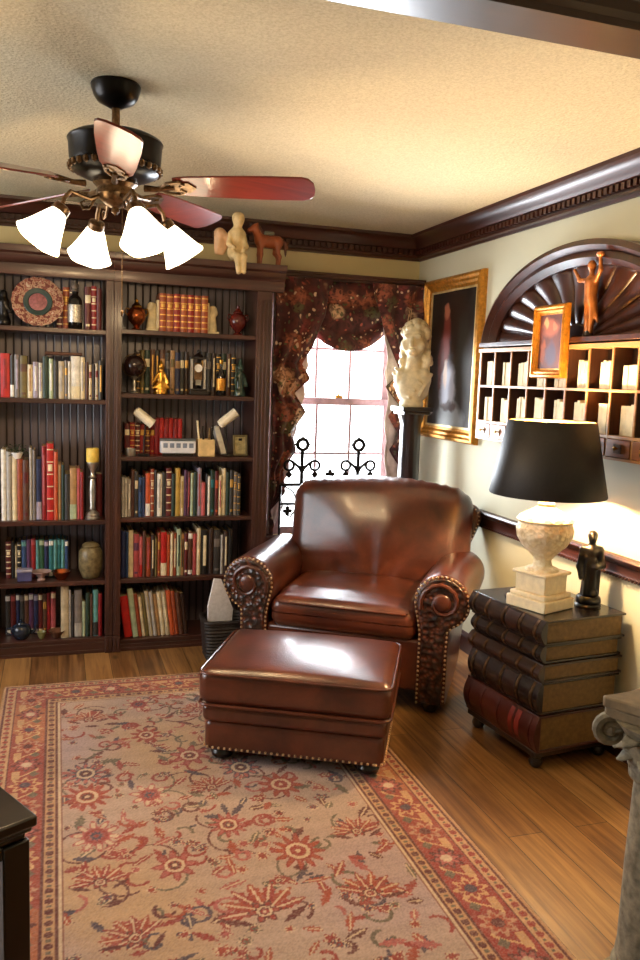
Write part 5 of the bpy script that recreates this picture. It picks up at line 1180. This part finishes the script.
for cx, cy in big:
    for s in (1, -1):
        r = rnd.uniform(.07, .13); a = rnd.uniform(0, 6.28); vine(curve(cx + r * .9 * math.cos(a), cy + r * .9 * math.sin(a), r, a + PI, a + PI + s * rnd.uniform(2, 3.6)), GREEN if rnd.random() < .5 else DKRED, .004)
for i in range(640):
    cx, cy = rnd.uniform(RX0 + BW, RX1 - BW), rnd.uniform(RY0 + BW, RY1 - BW)
    if min(math.hypot(cx - a, cy - b) for a, b in big) < .062: continue
    k = rnd.random(); c = rnd.choice([RED, RUST, ROSE, DKRED, NAVY, GREEN, RED])
    if k < .45: leaf(cx, cy, rnd.uniform(.026, .052), rnd.uniform(.011, .02), rnd.uniform(0, 6.28), c, IVORY if rnd.random() < .4 else None)
    elif k < .75: flower(cx, cy, rnd.uniform(.016, .026), rnd.choice([5, 6, 8]), (c, IVORY, RED, c), rnd.random())
    else: vine(curve(cx, cy, rnd.uniform(.025, .05), rnd.uniform(0, 6), rnd.uniform(5, 9)), c, .006)
pals = [(RED, ROSE, IVORY, DKRED), (RED, RUST, IVORY, RED), (ROSE, IVORY, RED, NAVY), (NAVY, ROSE, IVORY, DKRED), (RUST, RED, IVORY, DKRED)]
for i, (cx, cy) in enumerate(big):
    if i % 4 == 3: palmette(cx, cy, .085, rnd.uniform(-.4, .4))
    else: flower(cx, cy, rnd.uniform(.066, .092), rnd.choice([8, 10, 12]), pals[i % 5], rnd.random(), 1, 1.15)
palmette(.57, 2.12, .125, .1); palmette(.72, 1.75, .12, 3.0); palmette(.2, 2.1, .09, .5); palmette(.9, 2.12, .1, -.4)
for cx, cy in ((.44, 3.36), (.2, 3.45), (.39, 3.01), (.35, 2.69), (.21, 2.5), (.65, 2.25), (.93, 2.7), (1.0, 2.86), (.7, 2.75), (.44, 2.49)): flower(cx, cy, .026, 6, (NAVY if rnd.random() < .6 else RED, RED, IVORY, DKRED), .3, 1.3, .9)
# borders
ed = np.minimum(np.minimum(gx_ - RX0, RX1 - gx_), np.minimum(gy_ - RY0, RY1 - gy_))
inb = ed < BW; save = colr.copy()
put(inb, C3(136, 54, 44)); 
side = np.minimum(gx_ - RX0, RX1 - gx_) <= np.minimum(gy_ - RY0, RY1 - gy_)
along = np.where(side, gy_, gx_); mid = (ed > .062) & (ed < .2)
put(mid & (wob(6, 1) > .4), RED); put(mid & (wob(7, 1) < -.9), C3(156, 90, 60))
step = .165; ph = np.mod(along, step) / step - .5; qn = np.floor(along / step)
dx_, dy_ = ph * step, ed - .131; q = np.hypot(dx_, dy_); a_ = np.arctan2(dy_, dx_); e_ = .8 + .2 * np.cos(8 * a_)
alt = np.mod(qn, 3)
for k, (c1, c2, c3) in enumerate(((C3(184, 146, 104), RED, NAVY), (DKRED, ROSE, IVORY), (C3(166, 128, 104), RUST, DKRED))):
    s_ = mid & (alt == k); put(s_ & (q < .06 * e_), c1); put(s_ & (q < .042 * e_), c2); put(s_ & (q < .02), c3)
vv_ = np.abs(dy_ - .042 * np.sin(along * 2 * PI / step)); put(mid & (vv_ < .006) & (q > .055), C3(190, 156, 112)); 
lfm = (np.abs(np.abs(ph) - .5) * step < .022) & (np.abs(dy_ - .03) < .02 * (1 - (np.abs(np.abs(ph) - .5) * step / .024))); put(mid & lfm, GREEN)
lfm = (np.abs(np.abs(ph) - .5) * step < .03) & (np.abs(dy_ + .036) < .016); put(mid & lfm, C3(178, 140, 100))
for lo_, hi_, c1, c2, st in ((.0, .018, C3(172, 132, 96), C3(150, 108, 80), .5), (.018, .062, C3(178, 140, 104), RED, .045), (.2, .245, C3(172, 134, 98), DKRED, .05), (.245, BW, IVORY, NAVY, .5)):
    g_ = (ed >= lo_) & (ed < hi_); put(g_, c1); md_ = (lo_ + hi_) / 2; p_ = np.mod(along, st) / st - .5
    if st < .3: put(g_ & (np.hypot(p_ * st, (ed - md_)) < .013), c2); put(g_ & (np.abs(np.abs(p_) - .5) < .12) & (np.abs(ed - md_) < .006), GREEN)
for v_ in (.018, .062, .2, .245, BW): put(np.abs(ed - v_) < .0035, DKRED if v_ != BW else C3(120, 70, 60))
# worn, abrashed wool
sp_ = RG.random((nx, ny)); wear = FIELD * .9
k_ = (.10 + .22 * (sp_ > .72))[..., None]; colr = colr * (1 - k_) + wear * k_
colr *= (.86 + .28 * RG.random((nx, ny)))[..., None]; colr *= (1 + .05 * np.sin(gy_ * 60 + RG.random((1, ny)) * 2))[..., None]
zz_ = .0096 + .0018 * RG.random((nx, ny)) * 1.
vs = np.stack([gx_, gy_, zz_], -1).reshape(-1, 3)
ii = np.arange(nx * ny).reshape(nx, ny); fs = np.stack([ii[:-1, :-1], ii[1:, :-1], ii[1:, 1:], ii[:-1, 1:]], -1).reshape(-1, 4)
rim = list(ii[:, 0]) + list(ii[-1, 1:]) + list(ii[-2::-1, -1]) + list(ii[0, -2:0:-1]); nb = len(vs)
low = vs[rim].copy(); low[:, 2] = .0005; vs = np.vstack([vs, low]); R_n = len(rim)
sides = [(rim[i], rim[(i + 1) % R_n], nb + (i + 1) % R_n, nb + i) for i in range(R_n)]
me = bpy.data.meshes.new('rug'); me.from_pydata(vs.tolist(), [], fs.tolist() + [tuple(int(a) for a in s) for s in sides]); me.update()
at_ = me.color_attributes.new('wool', 'FLOAT_COLOR', 'POINT')
ca = np.ones((len(vs), 4), np.float32); ca[:nx * ny, :3] = np.clip(colr.reshape(-1, 3), 0, 1); ca[nx * ny:, :3] = C3(150, 110, 80); at_.data.foreach_set('color', ca.ravel())
nt = NT('woven wool rug'); an = nt.n('ShaderNodeAttribute', attribute_name='wool'); nt.l(an.outputs['Color'], nt.bsdf.inputs['Base Color']); nt.pr(.92, 0, .15, 0, .15); nt.bump(nt.noise(nt.coord(), 260, 2), .5, .004); me.materials.append(nt.mat)
rug = bpy.data.objects.new('persian_rug', me); COL.objects.link(rug); tag(rug, 'large worn red and beige floral rug covering the wooden floor', 'rug')

# ================================================================== LIGHT AND CAMERA
def area(name, loc, rot, sx, sy, energy, color):
    l = bpy.data.lights.new(name, 'AREA'); l.shape = 'RECTANGLE'; l.size = sx; l.size_y = sy; l.energy = energy; l.color = color
    o = bpy.data.objects.new(name, l); COL.objects.link(o); o.location = loc; o.rotation_euler = rot; return o
area('daylight_back_window', ((WX0 + WX1) / 2, YW + .2, (WZ0 + WZ1) / 2), (rad(-90), 0, 0), WX1 - WX0, WZ1 - WZ0, DAY_BACK, (.86, .93, 1))
area('daylight_left_window', (XL - .14, (LW[0] + LW[1]) / 2, (LW[2] + LW[3]) / 2), (0, rad(-90), 0), LW[3] - LW[2], LW[1] - LW[0], DAY_LEFT, (.92, .95, 1))
lp = bpy.data.lights.new('room lamp', 'POINT'); lp.energy = LAMP_ROOM; lp.color = (1, .72, .42); lp.shadow_soft_size = .12
lo = bpy.data.objects.new('room_lamp_light', lp); COL.objects.link(lo); lo.location = (2.0, 1.05, 1.75)
w = bpy.data.worlds.new('overcast sky'); SC.world = w; w.use_nodes = True
bg = w.node_tree.nodes['Background']; bg.inputs['Color'].default_value = (.95, .97, 1, 1); bg.inputs['Strength'].default_value = 6.0
cam = bpy.data.cameras.new('camera'); co = bpy.data.objects.new('camera', cam); COL.objects.link(co); SC.camera = co
F_, yaw, pit, rol = 812.2, .3153, .1225, .0363
cam.sensor_fit = 'VERTICAL'; cam.sensor_height = 36; cam.lens = F_ * 36 / 960; cam.clip_start = .05
fw = Vector((math.sin(yaw) * math.cos(pit), math.cos(yaw) * math.cos(pit), -math.sin(pit))); rt = Vector((math.cos(yaw), -math.sin(yaw), 0)); up = rt.cross(fw)
r2 = rt * math.cos(rol) + up * math.sin(rol); u2 = -rt * math.sin(rol) + up * math.cos(rol)
co.matrix_world = Matrix(((r2.x, u2.x, -fw.x, 0), (r2.y, u2.y, -fw.y, 0), (r2.z, u2.z, -fw.z, 1.55), (0, 0, 0, 1)))
vs_ = SC.view_settings; vs_.view_transform = 'Standard'; vs_.look = 'None'; vs_.exposure = EXPO; vs_.gamma = 1; vs_.use_curve_mapping = False
SC.cycles.use_denoising = True; SC.cycles.max_bounces = 8; SC.cycles.sample_clamp_indirect = 6
